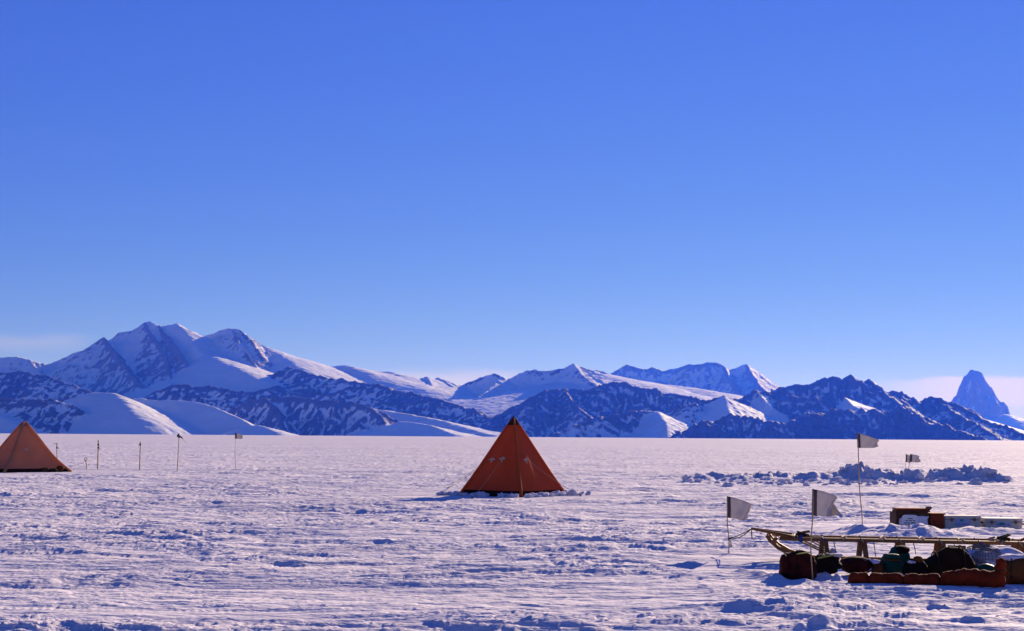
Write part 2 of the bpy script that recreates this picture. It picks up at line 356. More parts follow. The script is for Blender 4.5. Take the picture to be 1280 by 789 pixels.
# right range
build_massif(880, 1460, 500, 8.9, 12.0, 220, [
    ([(930, 500, 11), (955, 491, 11), (972, 487, 11), (985, 483, 11), (1005, 480, 11), (1030, 473, 11), (1048, 472, 11), (1060, 476, 11), (1063, 469, 11), (1068, 474, 11), (1084, 478, 11), (1087, 475, 11), (1096, 485, 11), (1108, 489, 11), (1120, 488, 11), (1135, 495, 11), (1155, 501, 11), (1165, 496, 10.9), (1185, 503, 10.8), (1200, 508, 10.7), (1215, 517, 10.6), (1232, 527, 10.5), (1252, 533, 10.4), (1272, 541, 10.2), (1290, 548, 10)], 0.5, 0.65, 0, 0.74, 36),
    ([(1056, 497, 10.5), (1064, 503, 10.3), (1076, 514, 10.0)], 0.32, 0.8, 0, 0.12, 0),
    ([(975, 500, 10.6), (992, 495, 10.6), (1012, 499, 10.5), (1035, 501, 10.5)], 0.45, 0.5, 0, 0.72, 12),
    ([(1096, 487, 11), (1130, 508, 10.5), (1160, 524, 10.1)], 0.5, 0.6, 0, 0.72, 25),
    ([(1165, 497, 10.9), (1200, 520, 10.4), (1235, 540, 9.9)], 0.4, 0.55, 0, 0.62, 25),
    ([(970, 540, 9.3), (990, 526, 9.5), (1010, 520, 9.6), (1040, 514, 9.7), (1060, 513, 9.7), (1095, 513, 9.7), (1108, 516, 9.7), (1125, 511, 9.7), (1145, 520, 9.6), (1165, 529, 9.5), (1195, 540, 9.3), (1228, 550, 9.1)], 0.45, 0.55, 0, 0.98, 22),
    ([(1250, 556, 10.0), (1300, 543, 10.2), (1400, 536, 10.4), (1520, 545, 10.4)], 0.3, 0.35, 0, 0.4, 20),
], 'long rocky range with snow streaks at the right end of the range', 67)

# horn
build_massif(1150, 1480, 300, 21.4, 25.0, 170, [
    ([(1176, 516, 23.80), (1184, 506, 23.80), (1190, 499, 23.80), (1197, 489, 23.80), (1200, 478, 23.80), (1204, 470, 23.80), (1209, 465, 23.80), (1215, 463, 23.80), (1222, 463, 23.80), (1228, 466, 23.80), (1232, 474, 23.80), (1235, 480, 23.80), (1240, 485, 23.80), (1246, 494, 23.80), (1251, 502, 23.80), (1255, 501, 23.80), (1259, 506, 23.80), (1264, 517, 23.80), (1272, 530, 23.80)], 2.4, 1.8, 0, 0.84, 75),
    ([(1215, 465, 23.80), (1222, 500, 23.12), (1226, 530, 22.44)], 1.7, 1.7, 0, 0.84, 60),
    ([(1256, 518, 23.12), (1267, 520, 23.12), (1284, 526, 23.12), (1330, 534, 23.12), (1450, 545, 23.12)], 0.4, 0.42, 10, 0.05, 5),
    ([(1222, 522, 22.44), (1234, 526, 22.27), (1252, 536, 21.92)], 0.3, 0.45, 10, 0.1, 0),
], 'steep blue grey rock horn standing alone at the far right', 71, M_PALE)

# front left snow domes and cliffs
build_massif(-330, 680, 720, 8.2, 10.8, 210, [
    ([(-420, 520, 10.0), (-150, 500, 10.0), (0, 500, 9.9), (40, 501, 9.75), (75, 499, 9.65), (97, 496, 9.6), (108, 497, 9.6)], 0.4, 0.66, 0, 0.50, 40),
    ([(-120, 512, 9.4), (0, 507, 9.35), (40, 503, 9.3), (75, 503, 9.25), (96, 509, 9.2), (108, 526, 9.12), (115, 545, 9.04)], 0.5, 0.62, 0, 0.58, 30),
    ([(92, 506, 9.6), (100, 497, 9.55), (115, 492, 9.5), (132, 491, 9.5), (145, 494, 9.4), (158, 505, 9.2), (174, 522, 9.0), (188, 543, 8.85)], 0.42, 0.68, 45, 0.0, 0),
    ([(150, 500, 10.0), (172, 498, 9.8), (190, 500, 9.62), (220, 501, 9.6), (245, 503, 9.6), (265, 509, 9.5), (290, 519, 9.4), (306, 527, 9.3), (330, 541, 9.1)], 0.45, 0.70, 9, 0.0, 0),
    ([(296, 546, 9.0), (316, 532, 9.1), (330, 535, 9.05), (354, 544, 8.9)], 0.25, 0.5, 20, 0.0, 0),
    ([(-200, 530, 9.2), (-60, 514, 9.2), (0, 520, 9.1), (15, 528, 9.0), (34, 540, 8.9)], 0.4, 0.6, 30, 0.0, 0),
    ([(286, 514, 10.3), (310, 503, 10.3), (335, 498, 10.2), (365, 497, 10.2), (400, 501, 10.1), (440, 503, 10.1), (462, 510, 10), (475, 522, 9.9), (488, 540, 9.7)], 0.5, 0.85, 0, 0.55, 60),
    ([(335, 498, 10.2), (350, 520, 9.85), (358, 543, 9.6)], 0.85, 0.8, 0, 0.55, 40),
    ([(462, 511, 10.65), (478, 513, 10.6), (505, 517, 10.4), (540, 524, 10.2), (580, 533, 9.9), (622, 546, 9.6)], 0.2, 0.45, 25, 0.0, 0),
    ([(500, 527, 9.7), (530, 531, 9.6), (562, 541, 9.3)], 0.2, 0.45, 12, 0.0, 0),
], 'low rounded snow domes and dark gullied cliff at the foot of the massif', 83)

# ------------------------------------------------------------------ snow plain
FLATS = [(0.07, 43.1, 2.5, 5.0), (6.0, 19.6, 1.5, 3.6), (4.0, 20.2, 1.2, 3.0), (8.0, 28, 1.5, 3.5), (-22.2, 65, 4, 8)]   # (x, y, inner, outer radius)
BANK = np.zeros((0, 3))
MOUNDS = []                                 # (x, y, rx, ry, height, skew)
def mound(u, v, wpx, dep, h):
    g = G(u, v); MOUNDS.append((g.x, g.y, wpx / F * g.y, dep, h))
def relief(x, y):
    x = np.asarray(x, float); y = np.asarray(y, float)
    d = np.hypot(x, y)
    wx = x + 0.9 * fbm(x / 3.1, y / 3.1, 2, 5); wy = y + 0.7 * fbm(x / 2.7 + 9, y / 2.7, 2, 6)
    wx = wx + 0.10 * fbm(x / 0.34, y / 0.26, 3, 15); wy = wy + 0.07 * fbm(x / 0.30 + 4, y / 0.22, 3, 16)
    z = 0.10 * fbm(x / 17, y / 13, 2, 1) + 0 * x
    big = fbm(wx / 2.6, wy / 1.1, 3, 2); sparse = sst(0.02, 0.3, fbm(x / 8, y / 5, 2, 14))
    z = z + 0.034 * sparse * (sst(-0.12, 0.02, big) + 0.8 * sst(0.2, 0.3, big))
    calm = 0.80 + 0.20 * sst(15, 27, y)      # a firmer, smoother crust close by
    sas = rid(wx / 2.4, wy / 0.62, 3, 18)
    z = z + 0.020 * sst(0.75, 1.15, sas) * sst(-0.1, 0.25, fbm(x / 4, y / 3, 2, 19))
    mid = fbm(wx / 1.15, wy / 0.42, 3, 3); patch = sst(-0.25, 0.25, fbm(x / 5, y / 3.5, 2, 12))
    z = z + calm * 0.026 * (0.35 + 0.65 * patch) * (sst(-0.05, 0.03, mid) + 0.7 * sst(0.2, 0.26, mid) + 0.5 * sst(-0.32, -0.27, mid))
    fine = fbm(wx / 0.42, wy / 0.13, 4, 4, 0.58)
    z = z + calm * 0.024 * (0.55 + 0.45 * patch) * (fine + 0.25 * sst(0.1, 0.16, fine)) + 0.006 * fbm(wx / 1.3, wy / 0.35, 3, 8)
    # a snow machine's track crossing in front at the left
    ty = 13.95 - 0.02 * (x + 4)
    tm = (1 - sst(0.42, 0.62, np.abs(y - ty))) * (1 - sst(-2.6, -1.0, x))
    edge_ = np.exp(-((np.abs(y - ty) - 0.40) / 0.07) ** 2) * (0.6 + 0.4 * np.sin(x * 2 * np.pi / 0.085 + 4 * y)) * (1 - sst(-2.6, -1.2, x))
    z = z * (1 - 0.6 * tm) - 0.012 * tm + 0.012 * edge_ * (0.35 + 0.9 * sst(-0.1, 0.25, fbm(x / 0.8, y, 2, 28)))
    # the long low wall of dug and drifted snow
    if len(BANK):
        bh = np.interp(x, BANK[:, 0], BANK[:, 2], left=0, right=0); by = np.interp(x, BANK[:, 0], BANK[:, 1])
        k = (bh > 0) & (np.abs(y - by) < 5)
        if k.any():
            xk, yk = x[k], y[k]; q = (yk - by[k]) / 1.15
            lump = 0.62 + 0.55 * sst(-0.15, 0.12, fbm(xk / 0.8, yk / 0.7, 3, 24)) + 0.35 * fbm(xk / 0.35, yk / 0.35, 3, 25) + 0.5 * fbm(xk / 2.6, yk / 3, 2, 26)
            z[k] = z[k] + bh[k] * np.exp(-q * q * (0.7 + 0.6 * (q < 0))) * np.maximum(lump, 0.1)
    for fx, fy, r0, r1 in FLATS:              # trodden, levelled places
        z = z * (0.22 + 0.78 * sst(r0, r1, np.hypot(x - fx, y - fy)))
    for mx, my, rx, ry, h in MOUNDS:
        q = ((x - mx) / rx) ** 2 + ((y - my) / ry) ** 2
        k = q < 9
        if k.any():
            z = z + np.where(k, h * np.exp(-q * 1.4) * (1 + 0.5 * fbm(x / 0.55, y / 0.45, 4, 21)) * (0.8 + 0.3 * sst(-0.1, 0.1, fbm(x / 0.3, y / 0.25, 2, 22))), 0)
    return z
def gz(x, y): return float(relief(np.array([x]), np.array([y]))[0])
def on_snow(u, v, dz=0):
    g = G(u, v); return Vector((g.x, g.y, gz(g.x, g.y) + dz))

def build_plain():
    dense = np.linspace(R(-23), R(23), 1050)
    rest = np.linspace(R(23), R(337), 64)[1:-1]
    az = np.concatenate([dense, rest])[None, :]
    rows = np.concatenate([[0.6, 1.5, 3, 5, 7], np.geomspace(9.5, 70, 590), np.geomspace(70, 420, 170)[1:], np.geomspace(420, 34000, 46)[1:]])[:, None]
    X = rows * np.sin(az); Y = rows * np.cos(az)
    near = (rows < 430) & (np.abs(np.where(az > math.pi, az - 2 * math.pi, az)) < R(24.5))
    Z = np.zeros(X.shape)
    Z[near] = relief(X[near], Y[near])
    fade = 1 - sst(230, 420, rows)
    Z = Z * fade - (1 - fade) * 0.02
    me, _ = grid_mesh('snow_plain', X, Y, Z, wrap=True)
    # close the middle
    bm = bmesh.new(); bm.from_mesh(me); bm.verts.ensure_lookup_table()
    n = az.shape[1]; bm.faces.new([bm.verts[i] for i in range(n)]).smooth = True
    bmesh.ops.recalc_face_normals(bm, faces=bm.faces[-1:])
    bm.to_mesh(me); bm.free(); me.materials.append(M_SNOW)
    o = bpy.data.objects.new('snow_plain', me); COL.objects.link(o)
    tag(o, 'flat wind carved snow plain reaching to the mountains', 'snow', None, 'structure')

# drifts: behind the sledge, round the bags, in the foreground and the trodden bank of the snow wall
for u, v, w, dep, h in ((1068, 667, 22, 0.6, 0.14), (1062, 662, 9, 0.25, 0.08), (1112, 670, 34, 0.7, 0.10), (1160, 671, 60, 0.7, 0.13), (1215, 669, 45, 0.6, 0.11), (1275, 668, 50, 0.6, 0.10), (1200, 662.5, 30, 0.25, 0.10), (1255, 662.5, 40, 0.25, 0.11), (1090, 663, 7, 0.2, 0.06), (1128, 665, 9, 0.2, 0.04), (1206, 666, 12, 0.25, 0.05),
                        (948, 722, 16, 0.35, 0.07), (930, 716, 14, 0.25, 0.05), (966, 728, 20, 0.35, 0.05), (1030, 722, 9, 0.20, 0.13), (1047, 726, 6, 0.15, 0.09), (1040, 704, 11, 0.3, 0.16), (1072, 719, 12, 0.25, 0.05), (1112, 717, 13, 0.25, 0.08), (1088, 713, 7, 0.15, 0.12), (1140, 718, 9, 0.15, 0.08), (975, 727, 10, 0.15, 0.06), (1006, 729, 14, 0.15, 0.05), (1215, 716, 10, 0.2, 0.10),
                        (1026, 786, 16, 0.16, 0.10), (1002, 788, 9, 0.1, 0.06), (700, 782, 60, 0.4, 0.05), (640, 778, 40, 0.3, 0.05), (180, 726, 40, 0.5, 0.05), (60, 728, 22, 0.4, 0.06), (105, 692, 45, 0.5, 0.05)):
    mound(u, v, w, dep, h)
bk = []
for u, v, h in ((850, 602, 0.0), (862, 602, 0.18), (890, 600, 0.28), (915, 601, 0.20), (945, 601, 0.32), (985, 601, 0.34), (1010, 602, 0.26), (1040, 601, 0.34), (1080, 601, 0.64), (1105, 601, 0.50), (1140, 602, 0.46), (1175, 602, 0.44), (1205, 602, 0.58), (1232, 603, 0.42), (1258, 604, 0.26), (1285, 605, 0.0)):
    g = G(u, v); bk.append((g.x, g.y, h))
BANK = np.array(bk)

build_plain()


# ------------------------------------------------------------------ things
def paint(name, col, rough=0.7, var=0.25, scale=14.0, bump=0.0, trans=0.0, col2=None, stretch=(1, 1, 1), spec=0.25):
    mt, n, l, b = material(name)
    b.inputs['Roughness'].default_value = rough; b.inputs['Specular IOR Level'].default_value = spec
    tc = N(n, 'ShaderNodeTexCoord'); mp = N(n, 'ShaderNodeMapping'); mp.inputs['Scale'].default_value = stretch
    nz = N(n, 'ShaderNodeTexNoise'); nz.inputs['Scale'].default_value = scale; nz.inputs['Detail'].default_value = 5
    l.new(tc.outputs['Object'], mp.inputs[0]); l.new(mp.outputs[0], nz.inputs[0])
    mr = N(n, 'ShaderNodeMapRange'); mr.inputs[1].default_value = 0.3; mr.inputs[2].default_value = 0.7; l.new(nz.outputs[0], mr.inputs[0])
    mx = N(n, 'ShaderNodeMix', data_type='RGBA'); l.new(mr.outputs[0], mx.inputs[0])
    c2 = col2 or tuple(c * (1 - var) for c in col)
    mx.inputs[6].default_value = (*c2, 1); mx.inputs[7].default_value = (*col, 1); l.new(mx.outputs[2], b.inputs['Base Color'])
    if bump:
        bp = N(n, 'ShaderNodeBump'); bp.inputs['Strength'].default_value = 0.6; bp.inputs['Distance'].default_value = bump
        l.new(nz.outputs[0], bp.inputs['Height']); l.new(bp.outputs[0], b.inputs['Normal'])
    if trans:
        tr = N(n, 'ShaderNodeBsdfTranslucent'); l.new(mx.outputs[2], tr.inputs[0])
        ms = N(n, 'ShaderNodeMixShader'); ms.inputs[0].default_value = trans
        l.new(b.outputs[0], ms.inputs[1]); l.new(tr.outputs[0], ms.inputs[2]); l.new(ms.outputs[0], n['Material Output'].inputs[0])
    return mt
M_ORANGE = paint('orange_tent_canvas', (0.57, 0.098, 0.025), 0.8, 0.16, 3.0, 0.004, 0.34)
M_TAN = paint('faded_tan_tent_canvas', (0.66, 0.30, 0.15), 0.8, 0.15, 2.0, 0.006, 0.42)
M_TANCAP = paint('faded_red_cap_cloth', (0.40, 0.12, 0.06), 0.8, 0.2, 6.0)
M_CAP = paint('black_cap_cloth', (0.03, 0.022, 0.02), 0.9, 0.3, 20.0, spec=0.03)
M_SKIRT = paint('dark_valance_cloth', (0.045, 0.02, 0.014), 0.95, 0.4, 8.0, spec=0.0)
M_TAPE = paint('white_reinforcing_tape', (0.72, 0.60, 0.50), 0.7, 0.2, 30.0, 0, 0.3)
M_ROPE = paint('hemp_rope', (0.42, 0.33, 0.22), 0.9, 0.3, 60.0)
M_CORD = paint('dark_cord', (0.035, 0.024, 0.016), 0.9, 0.3, 60.0)
M_BAMBOO = paint('bamboo', (0.52, 0.33, 0.15), 0.55, 0.35, 9.0, 0, 0, None, (1, 1, 0.4))
M_WOOD = paint('weathered_ash_wood', (0.30, 0.125, 0.032), 0.6, 0.5, 16.0, 0.002, 0, None, (0.25, 1, 1))
M_FLAG = paint('grey_white_flag_cloth', (0.56, 0.53, 0.54), 0.85, 0.12, 12.0, 0.002, 0.40)
M_HEM = paint('dark_flag_hem', (0.10, 0.08, 0.085), 0.85, 0.2, 20.0, 0, 0.1)
M_MAROON = paint('dark_maroon_bag_cloth', (0.075, 0.012, 0.008), 0.85, 0.5, 7.0, 0.01, 0, (0.018, 0.006, 0.005), spec=0.08)
M_BLACK = paint('black_bag_cloth', (0.016, 0.010, 0.008), 0.85, 0.3, 9.0, 0.01, spec=0.08)
M_RED = paint('rust_red_bag_cloth', (0.24, 0.030, 0.008), 0.85, 0.45, 9.0, 0.012, spec=0.08)
M_TEAL = paint('dark_teal_bag_cloth', (0.006, 0.072, 0.040), 0.6, 0.4, 9.0, 0.01, spec=0.15)
M_OLIVE = paint('dark_brown_tarpaulin', (0.045, 0.022, 0.008), 0.9, 0.4, 6.0, 0.012, spec=0.05)
M_CANVAS = paint('brown_canvas_bag_cloth', (0.17, 0.062, 0.016), 0.85, 0.35, 10.0, 0.01, spec=0.08)
M_LIME = paint('lime_webbing', (0.45, 0.46, 0.09), 0.7, 0.2, 30.0)
M_BLUE = paint('blue_lashing_tape', (0.03, 0.07, 0.32), 0.6, 0.2, 30.0)
M_BROWNBOX = paint('dark_brown_painted_plywood', (0.085, 0.032, 0.012), 0.7, 0.4, 12.0, 0.002)
M_REDBOX = paint('rust_brown_box_paint', (0.25, 0.040, 0.010), 0.7, 0.35, 12.0, 0.002)
M_CASE = paint('off_white_case_plastic', (0.58, 0.53, 0.43), 0.5, 0.22, 9.0)
M_PLATE = paint('white_paper_plate', (0.86, 0.82, 0.74), 0.6, 0.08, 20.0)
M_INK = paint('dark_print', (0.05, 0.05, 0.08), 0.6, 0.1, 20.0)
M_GREEN = paint('green_print', (0.02, 0.22, 0.13), 0.6, 0.1, 20.0)
M_BLUEPRINT = paint('blue_grey_print', (0.34, 0.40, 0.58), 0.6, 0.1, 20.0)
M_METAL = paint('dark_case_metal', (0.12, 0.10, 0.09), 0.4, 0.2, 20.0)
M_NET = paint('grey_cargo_netting', (0.24, 0.21, 0.17), 0.85, 0.3, 40.0)

def V(*a): return Vector(a)
def tube_geo(pts, r, n=6, closed_ends=True):
    pts = [Vector(p) for p in pts]; vs, fs = [], []
    rs = r if isinstance(r, (list, tuple)) else [r] * len(pts)
    ref = None
    for i, p in enumerate(pts):
        d = (pts[min(i + 1, len(pts) - 1)] - pts[max(i - 1, 0)]).normalized()
        if ref is None: ref = d.cross(V(0, 0, 1)); ref = d.cross(V(0, 1, 0)) if ref.length < 0.1 else ref
        a = (ref - d * ref.dot(d)).normalized(); b = d.cross(a); ref = a
        for k in range(n):
            t = 2 * math.pi * k / n; vs.append(p + (a * math.cos(t) + b * math.sin(t)) * rs[i])
    for i in range(len(pts) - 1):
        for k in range(n): fs.append((i * n + k, i * n + (k + 1) % n, (i + 1) * n + (k + 1) % n, (i + 1) * n + k))
    fs.append(tuple(range(n))[::-1]); fs.append(tuple((len(pts) - 1) * n + k for k in range(n)))
    return vs, fs
def tube(name, pts, r, mat, parent=None, n=6): return mesh(name, *tube_geo(pts, r, n), mat, parent)
def beam(name, p, q, w, h, mat, parent=None, up=None, bev=0.15):
    p = Vector(p); q = Vector(q); d = (q - p).normalized(); up = up or V(0, 0, 1)
    a = d.cross(up).normalized(); b = a.cross(d); c = min(w, h) * bev
    prof = [(-w / 2 + c, -h / 2), (w / 2 - c, -h / 2), (w / 2, -h / 2 + c), (w / 2, h / 2 - c), (w / 2 - c, h / 2), (-w / 2 + c, h / 2), (-w / 2, h / 2 - c), (-w / 2, -h / 2 + c)]
    vs = [e + a * x + b * y for e in (p, q) for x, y in prof]
    fs = [(k, (k + 1) % 8, 8 + (k + 1) % 8, 8 + k) for k in range(8)] + [tuple(range(8))[::-1], tuple(range(8, 16))]
    return mesh(name, vs, fs, mat, parent, smooth=False)
def box(name, c, sx, sy, sz, mat, parent=None, rz=0, bev=0.01):
    bm = bmesh.new(); bmesh.ops.create_cube(bm, size=1)
    for v in bm.verts: v.co = V(v.co.x * sx, v.co.y * sy, v.co.z * sz)
    if bev: bmesh.ops.bevel(bm, geom=bm.edges[:], offset=bev, segments=2, affect='EDGES', profile=0.5)
    bmesh.ops.rotate(bm, verts=bm.verts, cent=(0, 0, 0), matrix=Matrix.Rotation(rz, 3, 'Z'))
    bmesh.ops.translate(bm, verts=bm.verts, vec=Vector(c))
    me = bpy.data.meshes.new(name); bm.to_mesh(me); bm.free(); me.materials.append(mat)
    o = bpy.data.objects.new(name, me); COL.objects.link(o); o.parent = parent
    return o
def blob_geo(c, rx, ry, rz, seed, e=0.8, rough=0.10, floor=None, n=(36, 22), rot=0.0, crease=0.0):
    U, W = n; u = np.linspace(0, 2 * np.pi, U, endpoint=False)[None, :]; w = np.linspace(-np.pi / 2, np.pi / 2, W)[:, None]
    pw = lambda x: np.sign(x) * np.abs(x) ** e
    X = pw(np.cos(w)) * pw(np.cos(u)); Y = pw(np.cos(w)) * pw(np.sin(u)); Z = pw(np.sin(w)) + 0 * u
    k = 1 + rough * 1.6 * fbm(X * 1.3 + seed * 3.1 + Z, Y * 1.3 + seed * 1.7 - Z * 1.1, 3, seed) - crease * np.maximum(0, rid(X * 1.2 + Z * 0.7, Y * 1.2 + Z * 1.6 + seed, 2, seed + 9) - 0.75)
    X = X * k * rx; Y = Y * k * ry; Z = Z * k * rz
    cr, sr = math.cos(rot), math.sin(rot)
    Xr = X * cr - Y * sr + c[0]; Yr = X * sr + Y * cr + c[1]; Zr = Z + c[2]
    if floor is not None: Zr = np.where(Zr < floor, floor + (Zr - floor) * 0.12, Zr)
    vs = np.stack([Xr, Yr, Zr], -1).reshape(-1, 3)
    fs = []
    for i in range(W - 1):
        for j in range(U): fs.append((i * U + j, i * U + (j + 1) % U, (i + 1) * U + (j + 1) % U, (i + 1) * U + j))
    return [tuple(v) for v in vs], fs
def blob(name, c, rx, ry, rz, mat, parent=None, seed=1, **k): return mesh(name, *blob_geo(c, rx, ry, rz, seed, **k), mat, parent)

# ---- pyramid tents
def pyramid_tent(base, corners, h, canvas, cap_mat, label, seed, cap_frac, patches, ropes, skirt=True, bulge=0.03, sleeve=0.05, flare=0.03):
    """corners: four local base points, counter-clockwise from the one nearest the camera; local origin at the base"""
    t = empty('pyramid_tent', base, label, 'tent')
    ap = V(0, 0, h)
    cs = [Vector((c[0], c[1], 0)) for c in corners]
    ctr = sum(cs, V(0, 0, 0)) / 4
    NR, NC = 14, 12
    def edge(c, a):                         # the poles bow in a little, the skirt flares out
        p = c.lerp(ap, a); k = 1 - flare * math.sin(math.pi * a) * (1.5 - a); return V(p.x * k, p.y * k, p.z)
    def face_pt(i, a, b):                   # a up the face 0..1, b across 0..1
        p0, p1 = cs[i], cs[(i + 1) % 4]
        e0 = edge(p0, a); e1 = edge(p1, a); p = e0.lerp(e1, b)
        nrm = (p1 - p0).cross(ap - p0).normalized()
        if nrm.dot(p - V(0, 0, h * .4)) < 0: nrm = -nrm
        sag = 0.03 * math.sin(math.pi * b) * math.sin(math.pi * min(1, a * 1.1)) * (e1 - e0).length
        fold = bulge * float(fbm(np.array(b * 3.0 + seed + i * 7), np.array(a * 1.6), 3, seed)) * math.sin(math.pi * b) ** 0.5 * (1 - a)
        pull = 0.0
        for (fi, pb, pa) in patches:
            if fi == i: pull += 0.03 * math.exp(-((b - pb) ** 2 / 0.02 + (a - pa) ** 2 / 0.012))
        return p + nrm * (sag + fold + pull), nrm
    for i in range(4):
        vs, fs = [], []
        for r in range(NR + 1):
            a = r / NR * 0.985 + 0.0
            for c in range(NC + 1): vs.append(face_pt(i, a, c / NC)[0])
        W = NC + 1
        for r in range(NR):
            for c in range(NC): fs.append((r * W + c, r * W + c + 1, (r + 1) * W + c + 1, (r + 1) * W + c))
        mesh('canvas_panel', vs, fs, canvas, t)
    for i in range(4):
        pts = [edge(cs[i], k / 10 * 0.98) for k in range(11)]
        pts = [p + (p - V(0, 0, p.z)).normalized() * 0.012 if (p - V(0, 0, p.z)).length > 0.01 else p for p in pts]
        tube('pole_sleeve', pts, [sleeve - 0.012 * k / 10 for k in range(11)], canvas, t, 8)
    vs, fs = [], []                         # cap pulled over the crossed poles
    for r, (a, s_) in enumerate(((1 - cap_frac, 1.16), (1 - cap_frac * 0.45, 1.25), (1 - cap_frac * 0.05, 1.7), (1.012, 0.0))):
        for i in range(4):
            q0 = cs[i].lerp(ap, min(a, 0.995)); q1 = cs[(i + 1) % 4].lerp(ap, min(a, 0.995))
            for q in (q0, q0.lerp(q1, 0.5)):
                w = Vector((q.x * s_, q.y * s_, q.z if a <= 1 else h * 1.012 + 0.02)); vs.append(w + ((q - V(0, 0, q.z)).normalized() * 0.035 if s_ else V(0, 0, 0)))
    for r in range(3):
        for k in range(8): fs.append((r * 8 + k, r * 8 + (k + 1) % 8, r * 8 + 8 + (k + 1) % 8, r * 8 + 8 + k))
    mesh('apex_cap', vs, fs, cap_mat, t)
    if skirt:
        for i in range(4):
            vs, fs = [], []
            for c in range(17):
                p0, p1 = cs[i], cs[(i + 1) % 4]; p = p0.lerp(p1, c / 16); out = (p - ctr).normalized()
                wv = 0.03 * math.sin(c * 2.1 + i + seed) + 0.03 * math.sin(c * 0.9 + i)
                up = p.lerp(ap, 0.07) + out * 0.02
                vs += [up, p + out * 0.03 + V(0, 0, 0.01), p + out * (0.20 + wv) + V(0, 0, -0.04)]
            for c in range(16):
                for k in range(2): fs.append((c * 3 + k, c * 3 + 3 + k, c * 3 + 4 + k, c * 3 + 1 + k))
            mesh('valance', vs, fs, M_SKIRT, t)
    for i in range(4):                      # stitched seam round the tent at the height of the guy points
        vs, fs = [], []
        for c in range(NC + 1):
            for a in (0.425, 0.437):
                p, nrm = face_pt(i, a, c / NC); vs.append(p + nrm * 0.006)
        for c in range(NC): fs.append((c * 2, c * 2 + 2, c * 2 + 3, c * 2 + 1))
        mesh('seam', vs, fs, canvas, t)
    for (fi, pb, pa) in patches:            # cross shaped guy point
        p, nrm = face_pt(fi, pa, pb); p = p + nrm * 0.012
        side = (cs[(fi + 1) % 4] - cs[fi]).normalized(); upw = nrm.cross(side).normalized(); upw = upw if upw.z > 0 else -upw
        vs, fs = [], []
        for ax, ay, bx, by, w in ((-0.105, 0, 0.105, 0.012, 0.020), (0, 0.05, 0, -0.10, 0.018), (-0.005, 0.05, 0.05, 0.07, 0.012)):
            A = p + side * ax + upw * ay; B = p + side * bx + upw * by; d = (B - A).normalized(); o_ = nrm.cross(d) * w
            k = len(vs); vs += [A - o_, B - o_, B + o_, A + o_, A - o_ + nrm * 0.008, B - o_ + nrm * 0.008, B + o_ + nrm * 0.008, A + o_ + nrm * 0.008]
            fs += [tuple(k + q for q in f) for f in ((4, 5, 6, 7), (0, 1, 5, 4), (1, 2, 6, 5), (2, 3, 7, 6), (3, 0, 4, 7))]
        mesh('guy_patch', vs, fs, M_TAPE, t, smooth=False)
    for (fi, pb, pa, end, slide) in ropes:
        p, nrm = face_pt(fi, pa, pb); p = p + nrm * 0.03; e = Vector(end)
        pts = [p.lerp(e, k / 8) - V(0, 0, 0.05 * math.sin(math.pi * k / 8)) for k in range(9)]
        r_ = tube('guy_rope', pts, 0.006, M_ROPE, t, 5)
        if slide:
            q = p.lerp(e, slide); d = (e - p).normalized()
            beam('slider', q - d * 0.07 - V(0, 0, 0.035), q + d * 0.07 - V(0, 0, 0.035), 0.025, 0.02, M_WOOD, r_)
        beam('peg', e - V(0, 0, 0.10), e + V(0, 0, 0.06), 0.03, 0.03, M_WOOD, r_, up=V(0, 1, 0))
    return t, cs

TB = V(0.07, 43.1, gz(0.07, 43.1))
def loc(base, u, v, D): return P(u, v, D) - base
def gnd(base, u, v): q = on_snow(u, v); return q - base
tent1, _ = pyramid_tent(TB, [(0.24, -1.60), (1.60, 0.24), (-0.24, 1.60), (-1.60, -0.24)], 2.33 - TB.z * 0, M_ORANGE, M_CAP,
    'rust orange pyramid tent with a black cap standing alone mid plain', 3, 0.10,
    [(3, 0.27, 0.44), (3, 0.58, 0.45), (0, 0.26, 0.44)],
    [(3, 0.58, 0.45, gnd(TB, 590, 624), 0), (3, 0.22, 0.44, gnd(TB, 560, 612), 0.55), (2, 0.80, 0.45, gnd(TB, 566, 606), 0.5), (0, 0.3, 0.44, gnd(TB, 726, 621), 0), (1, 0.3, 0.45, gnd(TB, 724, 603), 0.62)])
LB = V(-22.35, 65.5, gz(-22.35, 65.5))
tent2, _ = pyramid_tent(LB, [(-0.1, -2.1), (2.15, 0.15), (0.1, 2.1), (-2.15, -0.15)], 2.28, M_TAN, M_TANCAP,
    'faded tan pyramid tent cut by the left edge of the view', 9, 0.085,
    [(0, 0.32, 0.42)], [(1, 0.05, 0.96, gnd(LB, 74, 580), 0), (0, 0.95, 0.30, gnd(LB, 92, 588), 0)], bulge=0.10, sleeve=0.075, flare=0.11)
for u, v, rx, rz_, m_, lb in ((56, 590.3, 0.24, 0.12, M_CANVAS, 'flat brown bag lying at the foot of the tan tent'), (75, 590, 0.20, 0.16, M_CANVAS, 'round orange brown bag under the thin pole by the tan tent'), (66, 590.5, 0.2, 0.09, M_BLACK, 'small black bag between two brown bags by the tan tent')):
    p = on_snow(u, v); t = empty('small_bag', p, lb, 'bag', 'small bags at the foot of the tan tent')
    blob('bag_body', (0, 0, rz_ * 0.7), rx, 0.18, rz_, m_, t, seed=int(u), floor=0.0, n=(20, 12))
    tube('neck_tie', [V(rx * 0.8, 0, rz_ * 0.8), V(rx * 1.1, 0.02, rz_ * 0.9), V(rx * 1.25, 0, rz_)], 0.02, M_CORD, t)

